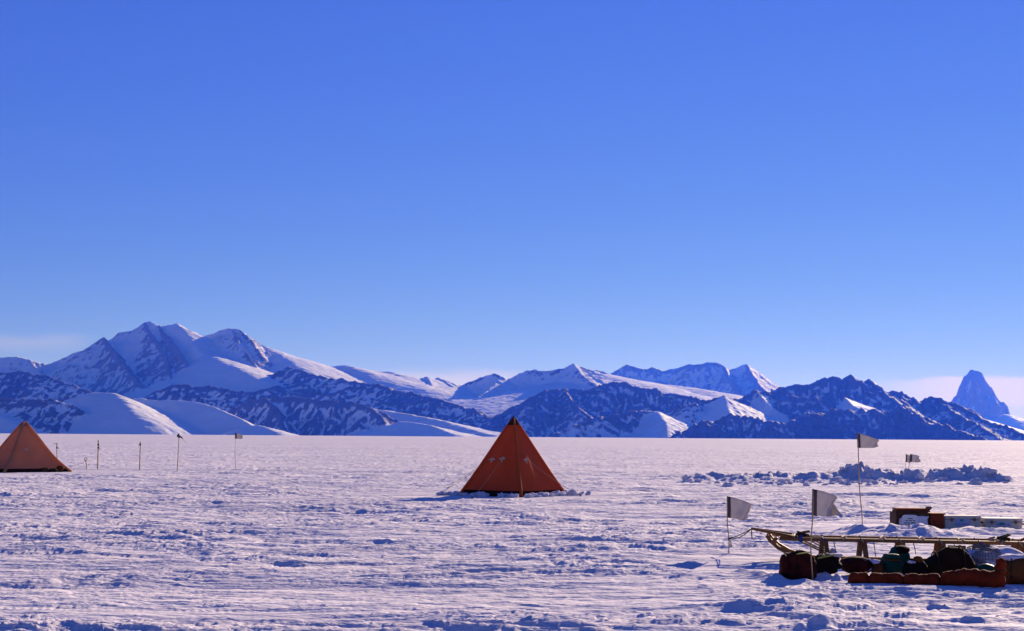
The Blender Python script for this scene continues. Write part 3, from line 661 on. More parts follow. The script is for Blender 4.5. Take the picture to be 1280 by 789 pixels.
# ---- snow blocks
def snow_chunk_mesh(k, rng):
    bm = bmesh.new(); bmesh.ops.create_cube(bm, size=1)
    bmesh.ops.subdivide_edges(bm, edges=bm.edges[:], cuts=2, use_grid_fill=True)
    for v in bm.verts:
        d = v.co.copy(); s_ = d.normalized() * 0.62
        q = d.lerp(s_, 0.45)
        n1 = float(fbm(np.array(q.x * 2.3 + k * 5.1 + q.z), np.array(q.y * 2.3 - q.z * 1.7 + k), 3, k))
        v.co = q * (1 + 0.55 * n1) + V(rng.uniform(-.04, .04), rng.uniform(-.04, .04), rng.uniform(-.04, .04))
    me = bpy.data.meshes.new('snow_block'); bm.to_mesh(me); bm.free(); me.materials.append(M_CHUNK)
    return me
rngc = random.Random(5)
CH = [snow_chunk_mesh(k, rngc) for k in range(9)]
def snow_block(p, s_, label, group, flat=0.7):
    o = bpy.data.objects.new('snow_block', rngc.choice(CH)); COL.objects.link(o)
    o.location = p; o.scale = (s_ * rngc.uniform(0.8, 1.5), s_ * rngc.uniform(0.7, 1.2), s_ * flat * rngc.uniform(0.7, 1.2))
    o.rotation_euler = (rngc.uniform(-.35, .35), rngc.uniform(-.35, .35), rngc.uniform(0, 6.3))
    return tag(o, label, 'snow block', group)
lab = 'white snow block weighing down the skirt of the orange tent'
for (x0, y0, x1, y1, n_) in ((-1.75, -0.55, -1.0, -1.05, 5), (-1.1, -1.1, 0.0, -1.8, 4), (0.45, -1.72, 1.75, 0.1, 12), (1.5, -0.3, 2.2, 0.2, 4), (-2.3, -0.6, -1.7, -0.3, 4)):
    for k in range(n_):
        f = (k + rngc.uniform(-.3, .3)) / max(1, n_ - 1)
        x = TB.x + x0 + (x1 - x0) * f + rngc.uniform(-.08, .08); y = TB.y + y0 + (y1 - y0) * f + rngc.uniform(-.15, .05)
        snow_block(V(x, y, gz(x, y) + 0.04), rngc.uniform(0.13, 0.26), lab, 'snow blocks round the orange tent', 0.62)
lab = 'broken snow block piled in the long low snow wall'
for k in range(130):
    u = rngc.uniform(858, 1266); v = rngc.uniform(599, 608); big = rngc.random() < (0.07 if u > 1040 else 0.02)
    p = on_snow(u, v); s_ = rngc.uniform(0.34, 0.5) if big else rngc.uniform(0.10, 0.27)
    snow_block(p + V(0, 0, s_ * 0.02), s_, lab, 'snow blocks of the long low wall', 0.75)
for u, v, s_, lb in ((1086, 595, 0.62, 'tall pointed snow block on the wall just right of the tallest flag pole'), (1203, 596, 0.55, 'large snow block topping the right part of the low snow wall'), (1222, 598, 0.5, 'second large snow block topping the right part of the low snow wall'), (1150, 597, 0.45, 'large snow block on the wall right of the paired small flags')):
    p = on_snow(u, v); snow_block(p + V(0, 0, 0.08), s_, lb, 'snow blocks of the long low wall', 0.8)

# ---- flags and poles
def marker_flag(u, vb, ut, vt, cloth, label, group, seed, r=0.008, hem=0.046, vb2=None):
    """pole from pixel (u, vb) to (ut, vt); cloth = pixel outline offsets: (width, hoist top, hoist bottom, fly top, fly bottom, wave)"""
    b = on_snow(u, vb); D = b.y; top = P(ut, vt, D) - b
    t = empty('marker_flag', b, label, 'flag', group)
    pts = [V(0, 0, -0.3)] + [top * (k / 8) + V(0.022 * math.sin(k * 0.8 + seed), 0, 0) * (1 - k / 8) for k in range(9)]
    tube('pole', pts, r, M_BAMBOO, t, 6)
    w, ht, hb, ft, fb, wave = cloth; sc = D / F
    NX, NY = 16, 8
    def pt(fx, fy):
        fq = max(fx, 0.0)
        up_ = (ht + (ft - ht) * fq ** 1.3) * (1 - fy) + (hb + (fb - hb) * fq ** 1.3) * fy
        if fx > 0.7: up_ = up_ + ((ht + hb) / 2 - up_) * 0.25 * ((fx - 0.7) / 0.3) ** 2
        base_ = P(ut, vt, D)
        along = top.normalized()
        x = fx * w * sc * (0.93 if fy < 0.5 else 1.0) + 0.02 * math.sin(seed + fy * 5) * fx
        y = wave * (math.sin(fx * 5.5 + seed + fy * 1.2) * 0.16 + 0.08 * math.sin(fx * 11 + fy * 4 + seed)) * fx
        return top + V(x, y - 0.35 * fx * w * sc, 0) - along * (up_ * sc) + V(0, 0, 0)
    def part(name, f0, f1, mat, nx):
        vs, fs = [], []
        for side in (0, 1):
            for j in range(NY + 1):
                for i in range(nx + 1): vs.append(pt(f0 + (f1 - f0) * i / nx, j / NY) + V(0, 0.0025 * (1 if side else -1), 0))
        W = nx + 1; n0 = W * (NY + 1)
        for j in range(NY):
            for i in range(nx):
                a = j * W + i; fs.append((a, a + 1, a + W + 1, a + W)); fs.append((n0 + a + W, n0 + a + W + 1, n0 + a + 1, n0 + a))
        ring = [i for i in range(W)] + [j * W + nx for j in range(1, NY + 1)] + [NY * W + i for i in range(nx - 1, -1, -1)] + [j * W for j in range(NY - 1, 0, -1)]
        for q in range(len(ring)): a, c = ring[q], ring[(q + 1) % len(ring)]; fs.append((c, a, n0 + a, n0 + c))
        return mesh(name, vs, fs, mat, t)
    fh = min(0.4, hem * 1.0 / (w * sc))
    part('hem', -0.04, fh, M_HEM, 3); part('cloth', fh, 1.0, M_FLAG, NX)
    return t, top, b
GF = 'marker flags on the snow plain'
f1, f1top, f1b = marker_flag(910, 694, 909.5, 620, (27, 0.5, 27, 8, 31, 1.0), 'grey marker flag drooping on a bamboo pole tied to the sledge nose', GF, 0.4, 0.008)
f2, f2top, f2b = marker_flag(1014, 728, 1016.5, 611, (32, 0.5, 33, 10, 35, 1.0), 'frayed grey marker flag in front of the dark maroon duffel bag', GF, 2.0, 0.008)
f3, _, _ = marker_flag(1077, 661, 1072, 541, (25, 0.5, 19, 9.5, 18.5, 0.6), 'tallest grey marker flag on a long leaning pole behind the sledge', GF, 1.1, 0.010)
f4, _, _ = marker_flag(1132, 592, 1132.5, 567.5, (6, 0.3, 10, 3, 12, 0.3), 'narrow folded grey flag beyond the snow wall', GF, 0.9, 0.012, 0.06)
f5, _, _ = marker_flag(1135.5, 592.5, 1138, 567.5, (12, 0.3, 10, 2.5, 11, 0.6), 'wider grey flag close beside the narrow folded one beyond the snow wall', GF, 2.6, 0.012, 0.10)
f6, _, _ = marker_flag(294, 588, 294, 541, (10, 0.3, 7.5, 2.2, 7.5, 0.4), 'small grey flag on a thin wire pole near the tan tent poles', GF, 1.7, 0.008, 0.09)
# fine pulled threads at the fly of the frayed flag
tube('frayed_thread', [f2top + V(0.30, -0.1, -0.20), f2top + V(0.36, -0.12, -0.28), f2top + V(0.385, -0.12, -0.36)], 0.0018, M_TAPE, f2, 4)

def bamboo_pole(u, vb, ut, vt, label, r, extras):
    b = on_snow(u, vb); top = P(ut, vt, b.y) - b
    t = empty('bamboo_pole', b, label, 'pole', 'bamboo poles beside the tan tent')
    pts, rs = [V(0, 0, -0.2)], [r]
    for k in range(13):
        f = k / 12; pts.append(top * f); rs.append(r * (1.25 if k % 3 == 2 else 1.0))
    tube('shaft', pts, rs, M_BAMBOO, t, 7)
    for kind, f, a in extras:
        c = top * f
        if kind == 'tie':
            tube('cord_wrap', [c - V(0, 0, 0.04), c + V(0, 0, 0.04)], r * 1.7, M_CORD, t, 8)
            tube('cord_tail', [c, c + V(a * 0.5, -0.02, -0.01), c + V(a, -0.03, -0.07)], 0.009, M_CORD, t, 5)
        elif kind == 'arm': tube('cross_peg', [c - V(a, 0, 0), c + V(a * 0.4, 0, 0.01)], 0.014, M_BAMBOO, t, 6)
        elif kind == 'loop': tube('wire_loop', [c + V(0.07 * math.cos(q), 0, 0.02 + 0.09 * math.sin(q)) for q in np.linspace(-1.5, 4.7, 14)], 0.012, M_CORD, t, 5)
        elif kind == 'rag':
            vs, fs = [], []
            for i in range(7):
                g_ = i / 6; x = 0.24 * g_ - 0.05; z = -0.16 * g_ + 0.08 - 0.03 * math.sin(g_ * 6); w_ = 0.10 * (1 - g_) + 0.02
                for sy in (-1, 1): vs += [c + V(x - w_ * 0.5, sy * 0.015 - 0.02, z), c + V(x + w_ * 0.3, sy * 0.015 - 0.02, z + w_)]
            for i in range(6):
                a0 = i * 4; fs += [(a0, a0 + 4, a0 + 5, a0 + 1), (a0 + 2, a0 + 3, a0 + 7, a0 + 6), (a0, a0 + 2, a0 + 6, a0 + 4), (a0 + 1, a0 + 5, a0 + 7, a0 + 3)]
            fs += [(0, 1, 3, 2), (24, 26, 27, 25)]
            mesh('dark_rag', vs, fs, M_HEM, t)
            tube('rag_thread', [c + V(0.2, -0.02, -0.1), c + V(0.33, -0.02, -0.22)], 0.005, M_CORD, t, 4)
    return t
bamboo_pole(71.5, 588, 71, 554, 'thin bamboo pole with a crossbar rising at the right edge of the tan tent', 0.020, [('arm', 0.97, 0.16), ('tie', 0.83, 0.12)])
bamboo_pole(108.5, 587, 107, 574, 'short stick with a wire loop on top beside a taller pole', 0.020, [('loop', 0.92, 0)])
bamboo_pole(122, 587.5, 123, 550, 'stout bamboo pole standing next to the short looped stick', 0.026, [('tie', 0.84, 0.06), ('tie', 0.74, 0.09)])
bamboo_pole(174.5, 588.5, 175.5, 552, 'stout bamboo pole standing alone midway between stick pair and flags', 0.024, [('tie', 0.9, -0.08), ('arm', 0.92, 0.06)])
bamboo_pole(221.5, 591, 224, 541.5, 'thin pole with a dark rag knotted near its top', 0.016, [('rag', 0.88, 0)])

# ---- sledge
SB = on_snow(1010, 697); SB = V(SB.x, 20.5, gz(SB.x, 20.5))
sl = empty('wooden_sledge', SB, 'long wooden sledge with upturned runners standing behind the heap of bags', 'sledge', None, R(-12))
sl_rot = Matrix.Rotation(R(-12), 3, 'Z')
def S(x, y, z): return V(x, y, z)
DZ = 0.305
for y in (-0.27, 0.27):
    rp = [(2.95, y, 0.02), (2.0, y, 0.02), (1.0, y, 0.02), (0.3, y, 0.02), (-0.05, y, 0.025), (-0.22, y, 0.045), (-0.42, y, 0.11), (-0.58, y, 0.20), (-0.68, y, 0.29), (-0.73, y * 0.95, 0.36)]
    vs, fs = [], []
    cr = [V(*p) for p in rp]
    for i, p in enumerate(cr):
        d = (cr[min(i + 1, len(cr) - 1)] - cr[max(i - 1, 0)]).normalized(); nn = d.cross(V(0, 1, 0)); nn = nn if nn.z > 0 else -nn
        for a, b_ in ((-0.042, -0.020), (0.042, -0.020), (0.036, 0.032), (-0.036, 0.032)): vs.append(p + V(0, a, 0) + nn * b_)
    for i in range(len(cr) - 1):
        for k in range(4): fs.append((i * 4 + k, i * 4 + (k + 1) % 4, i * 4 + 4 + (k + 1) % 4, i * 4 + 4 + k))
    e9 = 4 * (len(cr) - 1); fs += [(0, 1, 2, 3), (e9, e9 + 3, e9 + 2, e9 + 1)]
    mesh('runner', vs, fs, M_WOOD, sl, smooth=False)
    beam('side_rail', S(-0.55, y * 1.05, DZ + 0.015), S(2.78, y * 1.05, DZ + 0.02), 0.04, 0.048, M_WOOD, sl)
    # nose bars running from the rail to the tip, and stays from the rail down to the runner
    tube('nose_bar', [S(-0.30, y * 1.0, DZ + 0.035), S(-0.56, y * 0.6, DZ + 0.075), S(-0.95, y * 0.12, DZ + 0.135)], [0.027, 0.024, 0.018], M_WOOD, sl)
    tube('stay', [S(-0.32, y * 0.9, DZ + 0.01), S(0.02, y * 0.8, 0.16), S(0.14, y * 0.7, 0.10)], 0.014, M_BAMBOO, sl)
    tube('stay', [S(-0.12, y * 0.9, DZ + 0.0), S(0.12, y * 0.8, 0.17)], 0.011, M_ROPE, sl)
    for x in (0.07, 0.60, 1.12, 1.66, 2.18, 2.70):
        for dx in (-0.055, 0.055):
            beam('trestle_leg', S(x + dx, y * 1.08, 0.03), S(x + dx * 0.45, y * 0.86, DZ - 0.012), 0.06, 0.036, M_WOOD, sl, up=V(0, 1, 0))
        tube('lashing', [S(x - 0.03, y * 1.05, DZ + 0.045), S(x, y * 1.2, DZ + 0.01), S(x + 0.03, y * 1.05, DZ - 0.03), S(x - 0.02, y * 0.95, DZ + 0.01), S(x - 0.03, y * 1.05, DZ + 0.045)], 0.012, M_BLUE if x in (0.07, 2.18) else M_ROPE, sl, 5)
for x in (0.07, 0.60, 1.12, 1.66, 2.18, 2.70): beam('crossbar', S(x, -0.31, DZ - 0.02), S(x, 0.31, DZ - 0.02), 0.06, 0.035, M_WOOD, sl)
for y in (-0.16, -0.055, 0.055, 0.16): beam('deck_slat', S(-0.40, y, DZ + 0.012), S(2.75, y, DZ + 0.015), 0.055, 0.014, M_WOOD, sl)
beam('bow_bar', S(-0.60, -0.30, DZ + 0.012), S(-0.60, 0.30, DZ + 0.012), 0.05, 0.04, M_WOOD, sl)
tube('stay', [S(-0.66, 0.0, DZ + 0.05), S(-0.2, 0.0, DZ + 0.035), S(0.07, 0.0, DZ + 0.03)], 0.014, M_BAMBOO, sl)
for xx in (0.33, 0.86, 1.39, 1.92, 2.44): tube('lashing', [S(xx, -0.31, DZ + 0.0), S(xx + 0.02, -0.30, DZ + 0.05), S(xx + 0.05, -0.15, DZ + 0.045), S(xx - 0.02, 0.0, DZ + 0.035), S(xx + 0.03, 0.30, DZ + 0.05)], 0.010, M_ROPE, sl, 5)
for xx, z1 in ((0.20, 0.06), (0.74, 0.10), (1.28, 0.05), (1.82, 0.09)): tube('loose_cord', [S(xx, -0.305, DZ), S(xx + 0.015, -0.31, DZ - 0.06), S(xx + 0.03, -0.305, DZ - 0.10 - z1)], 0.007, M_ROPE, sl, 5)
beam('bow_bar', S(-0.36, -0.30, DZ + 0.045), S(-0.36, 0.30, DZ + 0.045), 0.05, 0.035, M_WOOD, sl)
tube('blue_strap', [S(-0.25, -0.31, DZ - 0.02), S(-0.25, -0.30, DZ + 0.05), S(-0.25, 0.30, DZ + 0.05), S(-0.25, 0.31, DZ - 0.02)], 0.022, M_BLUE, sl)
for x0, x1 in ((1.74, 1.98), (2.2, 2.52)): box('side_board', S((x0 + x1) / 2, -0.27, DZ - 0.075), x1 - x0, 0.02, 0.10, M_WOOD, sl, 0, 0.004)
tube('hand_rail', [S(2.70, -0.28, DZ), S(2.78, -0.27, DZ + 0.03), S(2.92, -0.20, DZ + 0.10), S(3.0, 0, DZ + 0.12), S(2.92, 0.20, DZ + 0.10), S(2.78, 0.27, DZ + 0.03)], 0.02, M_WOOD, sl, 8)
for x, z in ((2.74, 0.12), (2.60, 0.14)): beam('rear_strut', S(x, -0.29, z - 0.10), S(x + 0.10, -0.28, DZ + 0.03), 0.07, 0.03, M_WOOD, sl, up=V(0, 1, 0))
tube('nose_cord', [S(-0.945, -0.02, DZ + 0.135), S(-0.948, -0.03, DZ + 0.07), S(-0.942, -0.03, DZ - 0.01)], 0.008, M_CORD, sl, 5)
def rope_coil(p, rad, label, turns, seed, mat):
    t = empty('rope_coil', p, label, 'rope', 'rope coils lashed on the sledge')
    for k in range(turns):
        rr_ = rad * (0.75 + 0.1 * k); tl = 0.35 * math.sin(seed + k * 2)
        tube('rope_turn', [V(rr_ * math.cos(q), rr_ * 0.8 * math.sin(q), rad * 0.35 + 0.016 * k + rr_ * tl * math.cos(q)) for q in np.linspace(0, 2 * math.pi, 17)], 0.013, mat, t, 5)
def SW(x, y, z): return sl_rot @ V(x, y, z) + SB
rope_coil(SW(-0.22, -0.05, DZ + 0.02), 0.085, 'brown rope coil on the front of the sledge deck beside the nose', 4, 1, M_CORD)
rope_coil(SW(2.50, -0.1, DZ + 0.02), 0.085, 'dark rope coil near the rear of the sledge deck', 4, 2, M_CORD)
rope_coil(SW(2.34, -0.05, DZ + 0.02), 0.05, 'small pale rope coil left of the dark coil on the sledge', 3, 4, M_ROPE)
# tow line from the nose to the nearest flag pole
a_ = SW(-0.95, 0, DZ + 0.13); b_ = f1b + f1top * 0.25
t = empty('tow_rope', a_, 'thin doubled rope slung from the sledge nose to the flag pole', 'rope')
for dy, sag in ((0.0, 0.05), (0.02, 0.02)):
    e_ = b_ - a_; tube('rope_strand', [e_ * (k / 10) - V(0, 0, sag * math.sin(math.pi * k / 10)) + V(0, dy, 0) for k in range(11)], 0.007, M_CORD, t, 5)
e_ = b_ - a_; tube('rope_tail', [e_ + V(0.0, 0, 0), e_ + V(0.04, -0.01, -0.04), e_ + V(0.05, -0.01, -0.12)], 0.008, M_ROPE, t, 5)

# ---- the heap of bags in front of the sledge
def at_ground(u, D):
    x = P(u, 700, D).x; return V(x, D, gz(x, D))
def span(u0, u1, D): return (u1 - u0) / F * D
def hgt(v, D, z0, u=1100): return P(u, v, D).z - z0
def bag(name, u0, u1, vtop, D, depth, mat, label, seed, group=None, e=0.75, rough=0.10, crease=0.05, rot=0.0, sink=0.10, n=(40, 24)):
    um = (u0 + u1) / 2; b = at_ground(um, D); t = empty(name, b, label, 'bag', group)
    h = hgt(vtop, D, b.z, um); rx = span(u0, u1, D) / 2
    blob('bag_body', (0, 0, h * (0.5 - sink / 2)), rx, depth / 2, h * (0.5 + sink / 2), mat, t, seed=seed, e=e, rough=rough, floor=-0.04, rot=rot, crease=crease, n=n)
    return t, rx, h, b
GB = 'bags heaped in front of the sledge'
t, rx, h, b = bag('duffel_bag', 976, 1020, 689, 17.9, 0.34, M_MAROON, 'big dark maroon duffel bag at the left end of the heap', 3, GB, 0.78, 0.16, 0.09)
for y in (-0.10, 0.08):
    tube('strap', [V(-rx * 0.25 + 0.02 * y, -0.175, h * 0.35), V(-rx * 0.2, -0.15, h * 0.78), V(-rx * 0.12, -0.05 + y * 0.3, h * 1.00), V(rx * 0.1, y * 0.4, h * 1.03)], 0.012, M_BLACK, t, 5)
beam('lime_strap', V(-0.05, -0.14, h * 0.93), V(0.12, -0.13, h * 0.99), 0.03, 0.012, M_LIME, t)
blob('end_flap', (-rx * 0.86, -0.05, h * 0.52), 0.05, 0.13, h * 0.36, M_MAROON, t, seed=5, n=(16, 12))
t, rx, h, b = bag('stuff_sack', 1017, 1050, 692, 18.3, 0.30, M_BLACK, 'black slumped sack half covered by snow right of the maroon duffel', 8, GB, 0.8, 0.18, 0.10)
blob('snow_patch', (0.10, -0.06, h * 0.94), 0.09, 0.08, 0.022, M_CHUNK, t, seed=71, rough=0.3, n=(18, 10))
tube('strap', [V(-0.14, -0.12, h * 0.8), V(-0.05, -0.16, h * 0.9), V(0.06, -0.14, h * 0.98), V(0.12, -0.05, h * 0.95)], 0.012, M_LIME, t, 5)
t, rx, h, b = bag('stuff_sack', 1050, 1089, 695, 18.5, 0.42, M_MAROON, 'round dark red stuff sack seen end on behind the long red tent bag', 12, GB, 0.9, 0.05, 0.03, sink=0.0)
blob('snow_patch', (rx * 0.75, -0.02, h * 0.72), 0.05, 0.08, 0.03, M_CHUNK, t, seed=72, rough=0.3, n=(18, 10))
tube('rim_cord', [V(rx * 0.9 * math.cos(q), -0.175 + 0.015 * math.sin(2 * q), h * 0.5 + h * 0.43 * math.sin(q)) for q in np.linspace(0, 2 * math.pi, 25)], 0.009, M_CORD, t, 5)
t, rx, h, b = bag('canvas_pouch', 1089, 1103, 700, 18.4, 0.2, M_CANVAS, 'small tan pouch squeezed between red sack and green sack', 14, GB, 0.9, 0.12, 0.05)
blob('snow_patch', (-0.03, -0.04, h * 0.9), 0.05, 0.06, 0.03, M_CHUNK, t, seed=73, rough=0.3, n=(18, 10))
tube('neck_cord', [V(-0.05, -0.06, h * 0.75), V(0, -0.09, h * 0.8), V(0.05, -0.06, h * 0.75)], 0.008, M_CORD, t, 5)
t, rx, h, b = bag('stuff_sack', 1100, 1128, 692, 18.5, 0.28, M_TEAL, 'dark green drawstring sack standing upright in the middle of the heap', 17, GB, 0.95, 0.08, 0.06)
blob('collar', (0.0, -0.02, h * 0.86), rx * 0.75, 0.11, h * 0.15, M_TEAL, t, seed=4, n=(20, 10), crease=0.2)
tube('drawcord', [V(rx * 0.78 * math.cos(q), -0.02 + 0.12 * math.sin(q), h * 0.74) for q in np.linspace(0, 2 * math.pi, 17)], 0.010, M_CANVAS, t, 5)
t, rx, h, b = bag('stuff_sack', 1110, 1138, 683, 18.8, 0.30, M_TEAL, 'dark teal and black sack leaning behind the upright green sack', 19, GB, 0.85, 0.12, 0.08)
blob('black_lid', (0.03, -0.03, h * 0.88), rx * 0.62, 0.13, h * 0.16, M_BLACK, t, seed=6, n=(20, 10))
tube('lid_strap', [V(-0.08, -0.14, h * 0.6), V(-0.02, -0.16, h * 0.85), V(0.05, -0.05, h * 1.03)], 0.010, M_BLACK, t, 5)
t, rx, h, b = bag('stuff_sack', 1130, 1158, 699, 18.2, 0.26, M_BLACK, 'low black sack between the green sacks and the brown tarpaulin heap', 23, GB, 0.8, 0.12, 0.06)
blob('snow_patch', (-rx * 0.45, -0.06, h * 0.86), 0.05, 0.05, 0.016, M_CHUNK, t, seed=74, rough=0.3, n=(18, 10))
blob('neck', (rx * 0.2, -0.02, h * 0.96), 0.06, 0.06, 0.05, M_CANVAS, t, seed=7, n=(14, 8))
# tarpaulin over a heap
b = at_ground(1186, 18.5); t = empty('tarpaulin', b, 'large dark brown tarpaulin draped over a heap behind the long red bag', 'tarpaulin')
h = hgt(682.5, 18.5, b.z, 1186); NXp, NYp = 40, 20; vs, fs = [], []
prof_u = [1143, 1150, 1160, 1172, 1182, 1190, 1199, 1206, 1213, 1220, 1226]; prof_v = [720, 706, 697, 690, 683.5, 682.5, 684, 689, 699, 709, 719]
for j in range(NYp + 1):
    fy = j / NYp * 2 - 1
    for i in range(NXp + 1):
        uu = 1143 + 83 * i / NXp; vv = float(np.interp(uu, prof_u, prof_v)); z = max(0, hgt(vv, 18.5, b.z, uu))
        z = z * max(0.0, 1 - abs(fy) ** 2.4) - 0.03
        x = span(1186, uu, 18.5); fold = 0.035 * float(rid(np.array(uu / 15 + fy * 0.9), np.array(fy * 0.8 + uu / 70), 3, 31)) * (1 if z > 0 else 0.2)
        vs.append(V(x, fy * 0.34 - fold, z + fold * 0.6))
for j in range(NYp):
    for i in range(NXp): a = j * (NXp + 1) + i; fs.append((a, a + 1, a + NXp + 2, a + NXp + 1))
mesh('sheet', vs, fs, M_OLIVE, t)
blob('snow_patch', (0.30, -0.24, 0.06), 0.09, 0.07, 0.07, M_CHUNK, t, seed=76, rough=0.3, n=(18, 10))
blob('snow_patch', (-0.36, -0.16, 0.10), 0.06, 0.06, 0.04, M_CHUNK, t, seed=77, rough=0.3, n=(18, 10))
for uu in (1168, 1200):
    pts = []
    for fy in np.linspace(-0.98, 0.6, 12):
        vv = float(np.interp(uu, prof_u, prof_v)); z = max(0, hgt(vv, 18.5, b.z, uu)) * max(0, 1 - abs(fy) ** 2.4) + 0.03
        pts.append(V(span(1186, uu, 18.5) + 0.03 * fy, fy * 0.36 - 0.02, z))
    tube('tie_rope', pts, 0.008, M_CORD, t, 5)
# snowed-over netted load
b = at_ground(1241, 18.9); t = empty('netted_load', b, 'snow covered load under grey cargo netting right of the tarpaulin', 'load')
h = hgt(684, 18.9, b.z, 1235)
blob('snow_cover', (0.05, 0.05, h * 0.40), span(1207, 1288, 18.9) / 2, 0.32, h * 0.60, M_CHUNK, t, seed=41, e=0.85, rough=0.16, floor=-0.05, n=(44, 24))
gv, gf = blob_geo((-0.10, 0.02, h * 0.44), 0.32, 0.32, h * 0.58, 42, e=0.9, rough=0.26, floor=-0.02, n=(52, 34), crease=0.10)
bm = bmesh.new(); bv = [bm.verts.new(v) for v in gv]
for f in gf: bm.faces.new([bv[q] for q in f])
bmesh.ops.delete(bm, geom=[v for v in bm.verts if v.co.z < 0.06 or (v.co.x > 0.08 + 0.1 * math.sin(v.co.z * 30))], context='VERTS')
me = bpy.data.meshes.new('netting'); bm.to_mesh(me); bm.free(); me.materials.append(M_NET)
o = bpy.data.objects.new('netting', me); COL.objects.link(o); o.parent = t
wf = o.modifiers.new('mesh_cords', 'WIREFRAME'); wf.thickness = 0.007; wf.use_replace = True
for x0, z0, x1, z1 in ((0.14, h * 0.70, 0.30, h * 0.86), (0.2, h * 0.66, 0.36, h * 0.74), (0.24, h * 0.88, 0.42, h * 0.70)):
    beam('stick', V(x0, -0.18, z0), V(x1, -0.12, z1), 0.022, 0.022, M_BAMBOO, t)
t, rx, h, b = bag('stuff_sack', 1219, 1248, 705, 18.1, 0.24, M_TEAL, 'small flattened green sack below the cargo netting', 47, GB, 0.85, 0.1, 0.05)
tube('drawcord', [V(-rx * 0.7, -0.10, h * 0.5), V(-rx * 0.5, -0.13, h * 0.65), V(-rx * 0.2, -0.12, h * 0.7)], 0.009, M_CORD, t, 5)
t, rx, h, b = bag('canvas_bag', 1242, 1322, 696.5, 17.5, 0.40, M_CANVAS, 'large brown canvas bag cut by the right edge of the view', 51, GB, 0.95, 0.12, 0.06)
blob('snow_patch', (-rx * 0.3, 0.05, h * 0.97), 0.16, 0.12, 0.04, M_CHUNK, t, seed=75, rough=0.3, n=(18, 10))
tube('seam_cord', [V(-rx * 0.62, -0.16, h * 0.25), V(-rx * 0.60, -0.17, h * 0.6), V(-rx * 0.5, -0.08, h * 0.93), V(-rx * 0.45, 0.08, h * 0.95)], 0.010, M_CORD, t, 5)
# long red tent bag in tied segments
p0 = at_ground(1060, 17.5); p1 = at_ground(1256, 16.75); L = (p1 - p0).length; dirv = (p1 - p0).normalized()
t = empty('tent_bag', p0, 'long rust red tube bag tied in segments lying along the front of the heap', 'bag', GB)
ties = [0.135, 0.36, 0.60]; NL, NU = 110, 16; vs, fs = [], []
sidev = V(0, 0, 1).cross(dirv).normalized()
for i in range(NL + 1):
    f = i / NL; r_ = 0.078 + 0.038 * f + 0.012 * math.sin(f * 9 + 1)
    r_ *= min(1, (f / 0.02 + 0.15)) ** 0.5 * min(1, ((1 - f) / 0.02 + 0.2)) ** 0.5
    for q in ties: r_ *= 1 - 0.36 * math.exp(-((f - q) / 0.008) ** 2)
    c = dirv * (L * f) + V(0, 0, gz(*(p0 + dirv * (L * f)).xy) - p0.z + r_ * 0.62 - 0.015) + sidev * (0.035 * math.sin(f * 7))
    for k in range(NU):
        a = 2 * math.pi * k / NU
        w = 1 + 0.16 * float(fbm(np.array(f * 30), np.array(math.cos(a) * 1.2 + math.sin(a) * 0.8), 3, 61)) + 0.10 * float(fbm(np.array(f * 9), np.array(math.sin(a) * 1.5), 2, 63))
        vs.append(c + (sidev * math.cos(a) + V(0, 0, 1) * math.sin(a) * 0.92) * r_ * w)
for i in range(NL):
    for k in range(NU): fs.append((i * NU + k, i * NU + (k + 1) % NU, (i + 1) * NU + (k + 1) % NU, (i + 1) * NU + k))
fs += [tuple(range(NU))[::-1], tuple(NL * NU + k for k in range(NU))]
mesh('bag_body', vs, fs, M_RED, t)
for q in ties:
    i = int(round(q * NL)); c = sum((vs[i * NU + k] for k in range(NU)), V(0, 0, 0)) / NU
    tube('tie_cord', [c + (vs[i * NU + k % NU] - c) * 1.06 for k in range(NU + 1)], 0.009, M_CORD, t, 5)
c = sum((vs[(NL - 3) * NU + k] for k in range(NU)), V(0, 0, 0)) / NU
blob('gathered_neck', tuple(c + V(0.0, 0, 0.13)), 0.06, 0.06, 0.12, M_RED, t, seed=66, crease=0.25, n=(20, 14))
tube('neck_tie', [c + V(0.055 * math.cos(q), 0.055 * math.sin(q), 0.105) for q in np.linspace(0, 2 * math.pi, 15)], 0.009, M_CORD, t, 5)

